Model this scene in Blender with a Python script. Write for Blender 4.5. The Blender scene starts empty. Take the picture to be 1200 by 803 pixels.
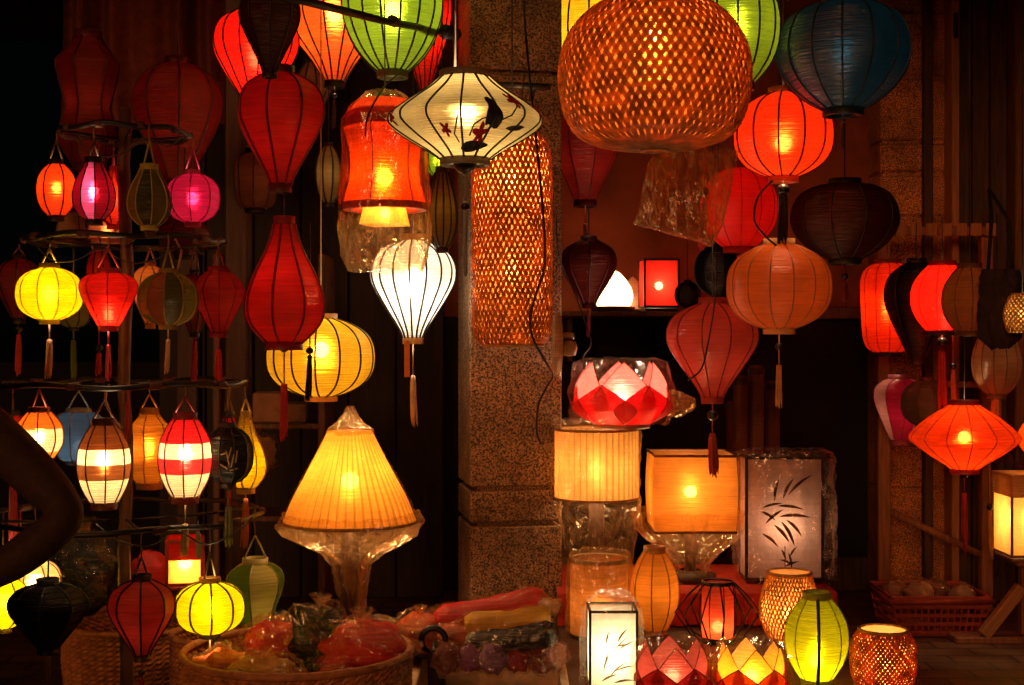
import bpy, math, random
from mathutils import Vector, noise as mnoise
random.seed(7)
S = bpy.context.scene
COL = S.collection
PI = math.pi
F, H, CY, CX = 1600.0, 1.3, 401.5, 600.0      # focal length in photo pixels, eye height
WARM = (1.0, .66, .33)
X = lambda px, d: (px-CX)*d/F
Z = lambda py, d: H-(py-CY)*d/F
PT = lambda px, py, d: Vector((X(px, d), d, Z(py, d)))
TOPZ = 2.84                                      # underside of the canopy

# ------------------------------------------------------------------ materials
MC = {}
def nt(name):
    m = bpy.data.materials.new(name); m.use_nodes = True
    t = m.node_tree; t.nodes.clear()
    return m, t, t.nodes, t.links
def node(N, typ, **kw):
    n = N.new(typ)
    for k, v in kw.items():
        if k.startswith('i_'):
            k = k[2:]
            n.inputs[int(k) if k.isdigit() else k.replace('_', ' ')].default_value = v
        else: setattr(n, k, v)
    return n
def c4(c): return (c[0], c[1], c[2], 1)
def varied(N, L, col, scale, lo, hi, detail=4, stretch=(1, 1, 1)):
    tc = node(N, 'ShaderNodeTexCoord'); mp = node(N, 'ShaderNodeMapping'); mp.inputs['Scale'].default_value = stretch
    L.new(tc.outputs['Object'], mp.inputs['Vector'])
    nz = node(N, 'ShaderNodeTexNoise', i_Scale=scale, i_Detail=detail); L.new(mp.outputs[0], nz.inputs['Vector'])
    rp = node(N, 'ShaderNodeValToRGB'); L.new(nz.outputs['Fac'], rp.inputs[0])
    rp.color_ramp.elements[0].position = .3; rp.color_ramp.elements[1].position = .7
    rp.color_ramp.elements[0].color = c4([min(1, x*lo) for x in col]); rp.color_ramp.elements[1].color = c4([min(1, x*hi) for x in col])
    return rp, nz
def silk(col, trans=.62, see=.03, gloss=.07, rough=.33, thread=1.0, fwd=.14):
    key = ('silk', tuple(col), trans, see, gloss, rough, thread, fwd)
    if key in MC: return MC[key]
    m, t, N, L = nt('silk')
    rp, nz = varied(N, L, col, 1.0, 1-.22*thread, 1+.12*thread, 3, (9, 9, 260))
    bp = node(N, 'ShaderNodeBump', i_Strength=.25*thread, i_Distance=.002); L.new(nz.outputs['Fac'], bp.inputs['Height'])
    n4 = node(N, 'ShaderNodeTexNoise', i_Scale=16, i_Detail=5); tc4 = node(N, 'ShaderNodeTexCoord'); L.new(tc4.outputs['Object'], n4.inputs['Vector'])
    m4 = node(N, 'ShaderNodeMapRange', i_1=.3, i_2=.7, i_3=.74, i_4=1.1); L.new(n4.outputs['Fac'], m4.inputs[0])
    x4 = node(N, 'ShaderNodeMix', data_type='RGBA', blend_type='MULTIPLY'); x4.inputs[0].default_value = 1; L.new(rp.outputs[0], x4.inputs[6]); L.new(m4.outputs[0], x4.inputs[7])
    class _O: outputs = [x4.outputs[2]]
    rp = _O
    d = node(N, 'ShaderNodeBsdfDiffuse'); tr = node(N, 'ShaderNodeBsdfTranslucent')
    L.new(rp.outputs[0], d.inputs['Color']); L.new(rp.outputs[0], tr.inputs['Color']); L.new(bp.outputs[0], d.inputs['Normal'])
    a = node(N, 'ShaderNodeMixShader', i_0=trans); L.new(d.outputs[0], a.inputs[1]); L.new(tr.outputs[0], a.inputs[2])
    rf = node(N, 'ShaderNodeBsdfRefraction', i_Roughness=.58, i_IOR=1.4); L.new(rp.outputs[0], rf.inputs['Color'])
    b2 = node(N, 'ShaderNodeBump', i_Strength=1.0, i_Distance=.009*min(1, thread+.3)); L.new(nz.outputs['Fac'], b2.inputs['Height']); L.new(b2.outputs[0], rf.inputs['Normal'])
    a2 = node(N, 'ShaderNodeMixShader', i_0=fwd); L.new(a.outputs[0], a2.inputs[1]); L.new(rf.outputs[0], a2.inputs[2])
    g = node(N, 'ShaderNodeBsdfGlossy', i_Roughness=rough); L.new(b2.outputs[0], g.inputs['Normal'])
    g.inputs['Color'].default_value = c4([.5+.5*x for x in col])
    b = node(N, 'ShaderNodeMixShader', i_0=gloss); L.new(a2.outputs[0], b.inputs[1]); L.new(g.outputs[0], b.inputs[2])
    tp = node(N, 'ShaderNodeBsdfTransparent'); tp.inputs['Color'].default_value = c4([x**.5 for x in col])
    e = node(N, 'ShaderNodeMixShader', i_0=see); L.new(b.outputs[0], e.inputs[1]); L.new(tp.outputs[0], e.inputs[2])
    o = node(N, 'ShaderNodeOutputMaterial'); L.new(e.outputs[0], o.inputs[0])
    MC[key] = m; return m
def solid(col, rough=.6, metal=0, scale=30, lo=.75, hi=1.2, bump=.0, stretch=(1, 1, 1), spec=.4, name='paint'):
    key = ('solid', tuple(col), rough, metal, scale, lo, hi, bump, stretch, spec)
    if key in MC: return MC[key]
    m, t, N, L = nt(name)
    rp, nz = varied(N, L, col, scale, lo, hi, 5, stretch)
    p = node(N, 'ShaderNodeBsdfPrincipled', i_Roughness=rough, i_Metallic=metal); p.inputs['Specular IOR Level'].default_value = spec
    L.new(rp.outputs[0], p.inputs['Base Color'])
    if bump:
        bp = node(N, 'ShaderNodeBump', i_Strength=bump, i_Distance=.004); L.new(nz.outputs['Fac'], bp.inputs['Height']); L.new(bp.outputs[0], p.inputs['Normal'])
    o = node(N, 'ShaderNodeOutputMaterial'); L.new(p.outputs[0], o.inputs[0])
    MC[key] = m; return m
def bamboo(col, trans=.3):
    key = ('bam', tuple(col), trans)
    if key in MC: return MC[key]
    m, t, N, L = nt('bamboo_strip')
    rp, nz = varied(N, L, col, 34, .55, 1.3, 6)
    p = node(N, 'ShaderNodeBsdfPrincipled', i_Roughness=.45); L.new(rp.outputs[0], p.inputs['Base Color'])
    tr = node(N, 'ShaderNodeBsdfTranslucent'); L.new(rp.outputs[0], tr.inputs['Color'])
    a = node(N, 'ShaderNodeMixShader', i_0=trans); L.new(p.outputs[0], a.inputs[1]); L.new(tr.outputs[0], a.inputs[2])
    o = node(N, 'ShaderNodeOutputMaterial'); L.new(a.outputs[0], o.inputs[0])
    MC[key] = m; return m
def cellophane(tint=(1, .93, .8), milky=.06, key='c', gl=.11):
    k = ('cello', key)
    if k in MC: return MC[k]
    m, t, N, L = nt('clear_plastic')
    tc = node(N, 'ShaderNodeTexCoord'); mp = node(N, 'ShaderNodeMapping'); mp.inputs['Scale'].default_value = (1.6, 1.6, .4); mp.inputs['Rotation'].default_value = (.35, .3, 0); L.new(tc.outputs['Object'], mp.inputs['Vector'])
    nz = node(N, 'ShaderNodeTexNoise', i_Scale=42, i_Detail=4, i_Distortion=.8); L.new(mp.outputs[0], nz.inputs['Vector'])
    bp = node(N, 'ShaderNodeBump', i_Strength=.8, i_Distance=.006); L.new(nz.outputs['Fac'], bp.inputs['Height'])
    tp = node(N, 'ShaderNodeBsdfTransparent'); tp.inputs['Color'].default_value = c4(tint)
    tr = node(N, 'ShaderNodeBsdfTranslucent'); tr.inputs['Color'].default_value = (.95, .6, .28, 1)  # amber glow of nearby lanterns put into the film's own colour
    df = node(N, 'ShaderNodeBsdfDiffuse'); df.inputs['Color'].default_value = (.7, .5, .3, 1)
    g = node(N, 'ShaderNodeBsdfGlossy', i_Roughness=.09); L.new(bp.outputs[0], g.inputs['Normal']); g.inputs['Color'].default_value = (1, 1, 1, 1)
    mk = node(N, 'ShaderNodeMixShader', i_0=.5); L.new(tr.outputs[0], mk.inputs[1]); L.new(df.outputs[0], mk.inputs[2])
    r2 = node(N, 'ShaderNodeMapRange', i_1=.45, i_2=.8, i_3=milky*.3, i_4=milky*2.5); L.new(nz.outputs['Fac'], r2.inputs[0])
    a = node(N, 'ShaderNodeMixShader'); L.new(r2.outputs[0], a.inputs[0]); L.new(tp.outputs[0], a.inputs[1]); L.new(mk.outputs[0], a.inputs[2])
    lw = node(N, 'ShaderNodeLayerWeight', i_Blend=.22); L.new(bp.outputs[0], lw.inputs['Normal'])
    mr = node(N, 'ShaderNodeMapRange', i_1=0., i_2=1., i_3=gl*.5, i_4=gl*4); L.new(lw.outputs['Facing'], mr.inputs[0])
    b = node(N, 'ShaderNodeMixShader'); L.new(mr.outputs[0], b.inputs[0]); L.new(a.outputs[0], b.inputs[1]); L.new(g.outputs[0], b.inputs[2])
    o = node(N, 'ShaderNodeOutputMaterial'); L.new(b.outputs[0], o.inputs[0])
    MC[k] = m; return m
def granite(col=(.25, .150, .08)):
    m, t, N, L = nt('granite')
    tc = node(N, 'ShaderNodeTexCoord')
    n1 = node(N, 'ShaderNodeTexNoise', i_Scale=225, i_Detail=2); n2 = node(N, 'ShaderNodeTexNoise', i_Scale=5, i_Detail=7, i_Roughness=.68)
    L.new(tc.outputs['Object'], n1.inputs['Vector']); L.new(tc.outputs['Object'], n2.inputs['Vector'])
    r = node(N, 'ShaderNodeValToRGB'); e = r.color_ramp.elements
    e[0].position = .36; e[0].color = c4([x*.12 for x in col]); e[1].position = .66; e[1].color = c4([min(1, x*2.0) for x in col])
    x = e.new(.5); x.color = c4(col); L.new(n1.outputs['Fac'], r.inputs[0])
    mr = node(N, 'ShaderNodeMapRange', i_1=.33, i_2=.66, i_3=.35, i_4=1.3); L.new(n2.outputs['Fac'], mr.inputs[0])
    mx = node(N, 'ShaderNodeMix', data_type='RGBA', blend_type='MULTIPLY'); mx.inputs[0].default_value = 1
    L.new(r.outputs[0], mx.inputs[6]); L.new(mr.outputs[0], mx.inputs[7])
    bp = node(N, 'ShaderNodeBump', i_Strength=.9, i_Distance=.004); L.new(n1.outputs['Fac'], bp.inputs['Height'])
    p = node(N, 'ShaderNodeBsdfPrincipled', i_Roughness=.75); L.new(mx.outputs[2], p.inputs['Base Color']); L.new(bp.outputs[0], p.inputs['Normal'])
    o = node(N, 'ShaderNodeOutputMaterial'); L.new(p.outputs[0], o.inputs[0]); return m

BLACK = (.012, .010, .009)
M_RIB = solid(BLACK, .4, name='dark_wire'); M_WIRE = solid((.25, .14, .07), .5, name='cane')
M_BAR = solid((.02, .015, .013), .45, .3, name='iron')
M_WOOD = solid((.16, .075, .035), .55, 0, 14, .5, 1.3, .3, (6, 6, .6), name='wood')
M_DARKWOOD = solid((.06, .028, .016), .6, 0, 12, .5, 1.4, .3, (6, 6, .5), name='dark_wood')
M_PALEWOOD = solid((.42, .26, .12), .5, 0, 14, .75, 1.15, .1, (5, 5, .6), name='pale_wood')
M_BLACKCLOTH = solid((.010, .009, .010), .9, 0, 60, .7, 1.2, .1, name='black_cloth')

# ------------------------------------------------------------------ mesh helpers
def mesh(name, V, Fc, mats, parent=None, smooth=True, mi=None, loc=None, rotz=None):
    me = bpy.data.meshes.new(name); me.from_pydata([tuple(v) for v in V], [], Fc)
    for m in (mats if isinstance(mats, (list, tuple)) else [mats]): me.materials.append(m)
    if mi: me.polygons.foreach_set('material_index', mi)
    me.polygons.foreach_set('use_smooth', [smooth]*len(me.polygons)); me.update()
    o = bpy.data.objects.new(name, me); COL.objects.link(o)
    if parent: o.parent = parent
    if loc is not None: o.location = loc
    if rotz is not None: o.rotation_euler.z = rotz
    return o
def again(o, parent, loc=None, rotz=None):
    c = o.copy(); COL.objects.link(c); c.parent = parent
    if loc is not None: c.location = loc
    if rotz is not None: c.rotation_euler = (0, 0, rotz)
    return c
def tag(o, label, cat, group=None, kind=None):
    o['label'] = label
    if cat: o['category'] = cat
    if group: o['group'] = group
    if kind: o['kind'] = kind
    return o
def thing(name, label, cat, loc=(0, 0, 0), group=None, rotz=0):
    o = bpy.data.objects.new(name, None); COL.objects.link(o); o.location = loc; o.rotation_euler = (0, 0, rotz); o.empty_display_size = .05
    return tag(o, label, cat, group)
def structure(o): o['kind'] = 'structure'; return o
def box_geo(x0, x1, y0, y1, z0, z1, bev=0.004):
    # chamfered box
    b = min(bev, .3*min(x1-x0, y1-y0, z1-z0)); V = []; Fc = []
    def ring(z, i): return [(x0+i+b, y0+i, z), (x1-i-b, y0+i, z), (x1-i, y0+i+b, z), (x1-i, y1-i-b, z), (x1-i-b, y1-i, z), (x0+i+b, y1-i, z), (x0+i, y1-i-b, z), (x0+i, y0+i+b, z)]
    for z, i in ((z0, b), (z0+b, 0), (z1-b, 0), (z1, b)): V += ring(z, i)
    for k in range(3):
        for j in range(8): Fc.append((k*8+j, k*8+(j+1) % 8, (k+1)*8+(j+1) % 8, (k+1)*8+j))
    Fc.append(tuple(range(7, -1, -1))); Fc.append(tuple(range(24, 32)))
    return V, Fc
def join(parts):
    V, Fc = [], []
    for v, f in parts:
        o = len(V); V += list(v); Fc += [tuple(i+o for i in q) for q in f]
    return V, Fc
def box(name, x0, x1, y0, y1, z0, z1, mat, parent=None, bev=.004):
    V, Fc = box_geo(x0, x1, y0, y1, z0, z1, bev)
    return mesh(name, V, Fc, mat, parent, False)
def tube_geo(pts, r, n=6, closed=False):
    pts = [Vector(p) for p in pts]; V = []; Fc = []; m = len(pts)
    rr = r if isinstance(r, (list, tuple)) else [r]*m
    prev = None
    for i, p in enumerate(pts):
        if closed: t = pts[(i+1) % m]-pts[i-1]
        else: t = pts[min(i+1, m-1)]-pts[max(i-1, 0)]
        t = t.normalized() if t.length > 1e-9 else Vector((0, 0, 1))
        if prev is None:
            u = t.orthogonal().normalized()
        else:
            u = prev-t*prev.dot(t); u = u.normalized() if u.length > 1e-6 else t.orthogonal().normalized()
        prev = u; w = t.cross(u)
        for k in range(n):
            a = 2*PI*k/n; V.append(p+(u*math.cos(a)+w*math.sin(a))*rr[i])
    for i in range(m if closed else m-1):
        j = (i+1) % m
        for k in range(n): Fc.append((i*n+k, i*n+(k+1) % n, j*n+(k+1) % n, j*n+k))
    if not closed: Fc.append(tuple(range(n-1, -1, -1))); Fc.append(tuple(range((m-1)*n, m*n)))
    return V, Fc
def tube(name, pts, r, mat, parent=None, n=6, closed=False):
    V, Fc = tube_geo(pts, r, n, closed); return mesh(name, V, Fc, mat, parent)
def lathe_geo(prof, n, fn=None, close=False):
    # prof: [(z, r)]; fn(theta_index fraction, z) -> radius factor
    V, Fc = [], []
    for z, r in prof:
        for k in range(n):
            a = 2*PI*k/n; q = r*(fn(a, z) if fn else 1); V.append((q*math.cos(a), q*math.sin(a), z))
    for i in range(len(prof)-1):
        for k in range(n): Fc.append((i*n+k, i*n+(k+1) % n, (i+1)*n+(k+1) % n, (i+1)*n+k))
    if close: Fc.append(tuple(range(n-1, -1, -1))); Fc.append(tuple(range((len(prof)-1)*n, len(prof)*n)))
    return V, Fc
def lathe(name, prof, n, mat, parent=None, fn=None, close=False, smooth=True, loc=None):
    V, Fc = lathe_geo(prof, n, fn, close); return mesh(name, V, Fc, mat, parent, smooth, None, loc)
def smoothstep_curve(ctrl, K):
    # Catmull-Rom through control points (t, r), K+1 samples
    P = [ctrl[0]]+list(ctrl)+[ctrl[-1]]; out = []
    for i in range(K+1):
        t = ctrl[0][0]+(ctrl[-1][0]-ctrl[0][0])*i/K
        j = 1
        while j < len(P)-3 and t > P[j+1][0]: j += 1
        t0, t1 = P[j][0], P[j+1][0]; u = (t-t0)/max(1e-9, t1-t0); u = min(1, max(0, u))
        def sl(a, b, c): return (c[1]-a[1])/max(1e-6, c[0]-a[0])
        m0 = sl(P[j-1], P[j], P[j+1])*(t1-t0) if j > 1 else (P[2][1]-P[1][1])
        m1 = sl(P[j], P[j+1], P[j+2])*(t1-t0) if j+2 < len(P)-1 else (P[j+1][1]-P[j][1])
        h = (2*u**3-3*u**2+1)*P[j][1]+(u**3-2*u**2+u)*m0+(-2*u**3+3*u**2)*P[j+1][1]+(u**3-u**2)*m1
        out.append((t, max(.01, h)))
    return out
def lin_curve(ctrl, K):
    out = []
    for i in range(K+1):
        t = i/K
        for a, b in zip(ctrl, ctrl[1:]):
            if t <= b[0]+1e-9:
                u = (t-a[0])/max(1e-9, b[0]-a[0]); out.append((t, a[1]+(b[1]-a[1])*u)); break
    return out
SHAPE = {
 'lens': [(0, .26), (.06, .36), (.16, .56), (.28, .75), (.4, .91), (.48, .99), (.52, 1), (.58, .96), (.7, .79), (.82, .58), (.93, .36), (1, .26)],
 'round': [(0, .30), (.05, .52), (.15, .78), (.3, .95), (.5, 1), (.7, .95), (.85, .78), (.95, .52), (1, .30)],
 'tallround': [(0, .36), (.08, .6), (.2, .84), (.35, .97), (.5, 1), (.65, .96), (.8, .82), (.92, .6), (1, .4)],
 'balloon': [(0, .30), (.04, .5), (.12, .80), (.22, .95), (.33, 1), (.45, .95), (.62, .74), (.8, .48), (.93, .3), (1, .24)],
 'turnip': [(0, .28), (.03, .48), (.1, .74), (.2, .92), (.33, 1), (.47, .93), (.62, .76), (.78, .55), (.92, .36), (1, .26)],
 'pear': [(0, .26), (.1, .33), (.25, .50), (.42, .76), (.58, .95), (.7, 1), (.82, .93), (.92, .70), (1, .44)],
 'drop': [(0, .42), (.1, .52), (.3, .80), (.5, .97), (.62, 1), (.78, .92), (.92, .66), (1, .40)],
 'spindle': [(0, .2), (.08, .33), (.25, .66), (.40, .93), (.48, 1), (.56, .98), (.7, .76), (.86, .42), (1, .2)],
 'saucer': [(0, .33), (.14, .5), (.32, .78), (.46, .97), (.53, 1), (.6, .97), (.74, .76), (.9, .47), (1, .32)],
 'barrel': [(0, .44), (.12, .68), (.3, .93), (.5, 1), (.66, .96), (.82, .80), (.93, .62), (1, .5)],
 'vase': [(0, .45), (.05, .52), (.2, .96), (.24, 1), (.5, .90), (.62, .88), (.78, .97), (.82, .97), (.94, .72), (1, .62)],
 'capsule': [(0, .5), (.05, .78), (.12, .94), (.22, 1), (.5, .98), (.8, .92), (.92, .82), (.97, .68), (1, .5)],
 'bulb': [(0, .42), (.04, .66), (.12, .90), (.24, 1), (.42, .93), (.62, .74), (.82, .54), (.95, .40), (1, .34)],
 'cone_up': [(0, .4), (.06, .6), (.16, .84), (.28, .98), (.36, 1), (.5, .9), (.7, .66), (.9, .42), (1, .32)],
 'dish': [(0, .3), (.04, .6), (.15, .85), (.4, 1), (.6, .96), (.8, .75), (.93, .5), (1, .3)],
 'rhomb': [(0, .36), (.08, .50), (.2, .68), (.34, .86), (.45, .97), (.5, 1), (.56, .96), (.68, .80), (.82, .60), (.93, .44), (1, .34)],
}
LIN = {'hourglass': [(0, .42), (.05, .5), (.2, 1), (.55, .66), (.8, .95), (1, .45)],
       'concave': [(0, .88), (.04, 1), (.3, .86), (.5, .83), (.7, .86), (.96, 1), (1, .98)],
       'box': [(0, 1), (1, 1)], 'trap': [(0, .72), (1, 1)]}
def bulb(root, loc, power, lc=WARM, r=.018):
    li = bpy.data.lights.new('bulb', 'POINT'); li.energy = power; li.color = lc; li.shadow_soft_size = r
    o = bpy.data.objects.new('bulb', li); COL.objects.link(o); o.parent = root; o.location = loc; o.visible_camera = True
    return o
def tassel(root, z0, zb, zf, ze, col, w, beadcol=BLACK, flat=False, cord=True, x=0):
    """a tassel below a lantern: cord from z0, bead at zb, fringe zf..ze (local heights)"""
    m = silk(col, .25, .0, .05, .5, .6, .0)
    if cord: tube('tassel_cord', [(x, 0, z0), (x, 0, zf)], .0018, solid([c*.6 for c in col], .7, name='thread'), root, 5)
    L_ = zf-ze; n = 18
    ph = random.random()*9
    def fn(a, z):
        k = round(a/(2*PI/n)); return 1+.28*(-1)**k*(.4+.6*(zf-z)/L_)+.12*math.sin(3*a+ph+z*60)
    sway = random.uniform(-.06, .06)*L_
    pr = [(zf, w*.3), (zf-L_*.04, w*.8), (zf-L_*.12, w*.72), (zf-L_*.16, w*.85), (zf-L_*.5, w*.95), (zf-L_*.8, w*1.05), (ze+L_*.02, w*1.1), (ze, w*.9)]
    V, Fc = lathe_geo(pr, n, fn, True)
    V = [(x+v[0]+sway*((zf-v[2])/L_)**2, v[1]*(.45 if flat else 1), v[2]-((.05*L_*random.random()) if v[2] < ze+L_*.05 else 0)) for v in V]
    V2, F2 = [], []; rr_ = random.Random(int(w*1e6)+len(bpy.data.objects))
    for q in range(26):
        a = rr_.random()*6.28; sp = 1.2*math.sqrt(rr_.random()); le = L_*rr_.uniform(.8, 1.04); bend = rr_.uniform(-.12, .12)*w*3; kx = math.cos(a)*sp*w; ky = math.sin(a)*sp*w*(.45 if flat else 1)
        P = [(x+kx*.55*min(1, t*6)*(1 if t < .12 else .85+.35*t)+(sway*t*t+bend*t*t*.5), ky*.55*(.85+.35*t)+bend*.4*t*t, zf-le*t) for t in (0, .08, .14, .35, .6, .82, 1)]
        v_, f_ = tube_geo(P, [w*.22]*6+[w*.08], 4); o_ = len(V2); V2 += v_; F2 += [tuple(z+o_ for z in f) for f in f_]
    v_, f_ = lathe_geo([(zf+w*.1, w*.2), (zf-L_*.02, w*.62), (zf-L_*.12, w*.6), (zf-L_*.15, w*.3)], 12, None, True); o_ = len(V2); V2 += [(z[0]+x, z[1], z[2]) for z in v_]; F2 += [tuple(z+o_ for z in f) for f in f_]
    V, Fc = V2, F2
    t = mesh('tassel', V, Fc, m, root)
    if zb is not None:
        rb = w*1.05; pr = [(zb+rb*math.cos(PI*k/8)*.9, max(.0005, rb*math.sin(PI*k/8))) for k in range(9)]
        V, Fc = lathe_geo(pr, 12); V = [(v[0]+x, v[1], v[2]) for v in V]
        mesh('bead', V, Fc, solid(beadcol, .3, name='bead'), t)
    return t

LITK = 3.6
G_RACK = 'small lanterns hung on the ring rack'
G_HANG = 'silk lanterns hanging across the stall'
G_LAMP = 'lamps standing on the display table'
G_RIGHT = 'lanterns hung on the wooden side rack'
def lantern(label, kind, px, top, bot, w, d, col, lit=0, n=12, rib=BLACK, rr=.0024, flat=.35, cap=None, tas=None, hang=None, bail=0, cat='lantern', group=G_HANG,
            name='silk_lantern', bands=None, panels=None, lc=WARM, see=None, trans=.62, rot=None, cord=True, gloss=.07, capb=None, by=.5, asp=1.0, thread=1.0, hoops=0, rough=.33, fwd=.6, tilt=0):
    SAT = 1.4 if lit >= .3 else 1.0
    sat = lambda c: tuple(x**SAT for x in c)
    if lit < 1 and fwd == .6: fwd = 0.0; lit *= .5  # weak bulb added even in unlit lanterns, an even glow brightening their silk
    col = sat(col); lit = lit*LITK
    if bands: bands = [(b[0], sat(b[1])) for b in bands]
    if panels: panels = [sat(c) for c in panels]
    R = w/2*d/F; h = (bot-top)*d/F; zb = Z(bot, d)
    root = thing(name, label, cat, (X(px, d), d, zb), group, random.uniform(0, PI) if rot is None else rot)
    K = 26
    pr = lin_curve(LIN[kind], K) if kind in LIN else smoothstep_curve(SHAPE[kind], K)
    pr = [(h*(1-t), R*r) for t, r in pr]
    sub = max(3, 48//n)
    def fn(a, z):
        s = 2*PI/n; x = a % s-s/2
        return 1-flat+flat*math.cos(PI/n)/math.cos(x)
    V, Fc = lathe_geo(pr, n*sub, fn)
    see = 0.0 if see is None else see*.3
    cols = [col]; mi = None
    if bands:                       # [(t_from_top, colour)...]
        cols = [b[1] for b in bands]; mi = []
        for i in range(K):
            t = (i+.5)/K; idx = max(j for j, b in enumerate(bands) if t >= b[0]); mi += [idx]*(n*sub)
    elif panels:
        cols = panels; mi = [((k//sub) % len(panels)) for i in range(K) for k in range(n*sub)]
    mesh('shade', V, Fc, [silk(c, trans, see, gloss, rough, thread, fwd) for c in cols], root, True, mi)
    rm = solid(rib, .45, name='rib_wire')
    if n and rr > 0:
        V, Fc = tube_geo([(r+rr*.25, 0, z) for z, r in pr[::1]], rr, 5)
        first = mesh('rib', V, Fc, rm, root)
        for k in range(1, n): again(first, root, None, 2*PI*k/n)
    cap = cap or rib; rt, rb = pr[0][1], pr[-1][1]; ch = min(.016, .05*h+.004)
    def band(nm, r, z0, z1, c):
        lathe(nm, [(z0, r), (z1, r), (z1, r*.8), (z0, r*.8), (z0, r)], 28, solid(c, .5, name='band'), root)
    band('top_ring', rt*1.03, h-.003, h+ch, cap); band('bottom_ring', rb*1.03, -ch, .003, capb or cap)
    apex = h+ch+bail*d/F
    if bail:
        for s in (-1, 1):
            tube('handle_wire', [(s*rt*.95, 0, h+ch*.6), (s*rt*.5, 0, (h+ch*.6+apex)/2), (0, 0, apex)], .0022, solid(rib if rib != BLACK else (.12, .06, .03), .5, name='handle'), root, 5)
    top = (hang if hang is not None else TOPZ)-zb
    if cord and top > apex:
        a0 = apex if bail else h
        tube('cord', [(0, 0, a0), (.002, 0, a0+(top-a0)*.5), (0, 0, top)], .0017, M_WIRE if bail else M_RIB, root, 5)
        if not bail:
            tube('cross_wire', [(-rt, 0, h+ch*.3), (0, 0, h+ch*.6), (rt, 0, h+ch*.3)], .0018, M_RIB, root, 5)
    if tas:
        tc, b_, f_, e_, tw = tas[:5]; bc = tas[5] if len(tas) > 5 else BLACK
        tassel(root, -ch*.5, (Z(b_, d)-zb) if b_ else None, Z(f_, d)-zb, Z(e_, d)-zb, tc, tw/2*d/F, bc)
    if lit:
        rm_ = min(R, h*.5); bulb(root, (0, 0, h*by), lit*39.5*rm_*rm_, lc, min(.02, R*.22))
    return root

# ------------------------------------------------------------------ world, light, camera
Wd = bpy.data.worlds.new('World'); S.world = Wd; Wd.use_nodes = True
N = Wd.node_tree.nodes; sky = N.new('ShaderNodeTexSky'); sky.sky_type = 'NISHITA'; sky.sun_disc = False
sky.sun_elevation = math.radians(24); sky.sun_rotation = math.radians(200)
Wd.node_tree.links.new(sky.outputs[0], N['Background'].inputs[0]); N['Background'].inputs[1].default_value = .00012
sl = bpy.data.lights.new('street_glow', 'SUN'); sl.energy = .66; sl.angle = math.radians(14); sl.color = (1, .37, .125)
so = bpy.data.objects.new('street_glow', sl); COL.objects.link(so); so.location = (-1.5, -4, 4)
so.rotation_euler = Vector((.28, .94, -.17)).to_track_quat('-Z', 'Y').to_euler()
cd = bpy.data.cameras.new('camera'); cam = bpy.data.objects.new('camera', cd); COL.objects.link(cam); S.camera = cam
cam.location = (0, 0, H); cam.rotation_euler = (PI/2, 0, 0); cd.lens = 48; cd.sensor_width = 36; cd.clip_start = .05; cd.clip_end = 500
S.view_settings.view_transform = 'Standard'; S.view_settings.look = 'None'; S.view_settings.exposure = 0; S.view_settings.gamma = 1
cy = S.cycles; cy.use_denoising = True; cy.max_bounces = 8; cy.diffuse_bounces = 4; cy.glossy_bounces = 3; cy.transmission_bounces = 6; cy.transparent_max_bounces = 24
cy.sample_clamp_indirect = 4; cy.caustics_reflective = False; cy.caustics_refractive = False
try: cy.denoiser = 'OPENIMAGEDENOISE'; cy.use_light_tree = True
except Exception: pass

# ------------------------------------------------------------------ setting
FZ = .25
g = mesh('street_ground', [(-60, -40, 0), (60, -40, 0), (60, 90, 0), (-60, 90, 0)], [(0, 1, 2, 3)], solid((.05, .045, .04), .7, 0, 3, .6, 1.3, .4, name='asphalt')); structure(g)
def paving():
    m, t, N, L = nt('paving'); tc = node(N, 'ShaderNodeTexCoord')
    br = node(N, 'ShaderNodeTexBrick', i_Scale=2.4, i_Mortar_Size=.012, i_Bias=.1); L.new(tc.outputs['Object'], br.inputs['Vector'])
    br.inputs['Color1'].default_value = (.10, .05, .03, 1); br.inputs['Color2'].default_value = (.16, .085, .05, 1); br.inputs['Mortar'].default_value = (.015, .01, .008, 1)
    nz = node(N, 'ShaderNodeTexNoise', i_Scale=9, i_Detail=7); L.new(tc.outputs['Object'], nz.inputs['Vector'])
    mr = node(N, 'ShaderNodeMapRange', i_1=.3, i_2=.7, i_3=.45, i_4=1.25); L.new(nz.outputs['Fac'], mr.inputs[0])
    mx = node(N, 'ShaderNodeMix', data_type='RGBA', blend_type='MULTIPLY'); mx.inputs[0].default_value = 1; L.new(br.outputs['Color'], mx.inputs[6]); L.new(mr.outputs[0], mx.inputs[7])
    bp = node(N, 'ShaderNodeBump', i_Strength=.5, i_Distance=.01); L.new(nz.outputs['Fac'], bp.inputs['Height'])
    p = node(N, 'ShaderNodeBsdfPrincipled', i_Roughness=.5); L.new(mx.outputs[2], p.inputs['Base Color']); L.new(bp.outputs[0], p.inputs['Normal'])
    o = node(N, 'ShaderNodeOutputMaterial'); L.new(p.outputs[0], o.inputs[0]); return m
V, Fc = box_geo(-1.9, 6, 3.35, 9, -.05, FZ, .015)
structure(mesh('veranda_floor', V, Fc, paving(), None, False))
V, Fc = box_geo(-4, 4.5, 2.3, 7, TOPZ+.004, TOPZ+.1)
tag(mesh('canopy', V, Fc, M_DARKWOOD, None, False), 'dark wooden canopy roof above the whole lantern stall', 'canopy')
M_BLACKWOOD = solid((.014, .008, .006), .7, 0, 12, .5, 1.4, .3, (6, 6, .5), name='shaded_wood')  # dark wood coloured near black, night shade put into the planks
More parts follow.
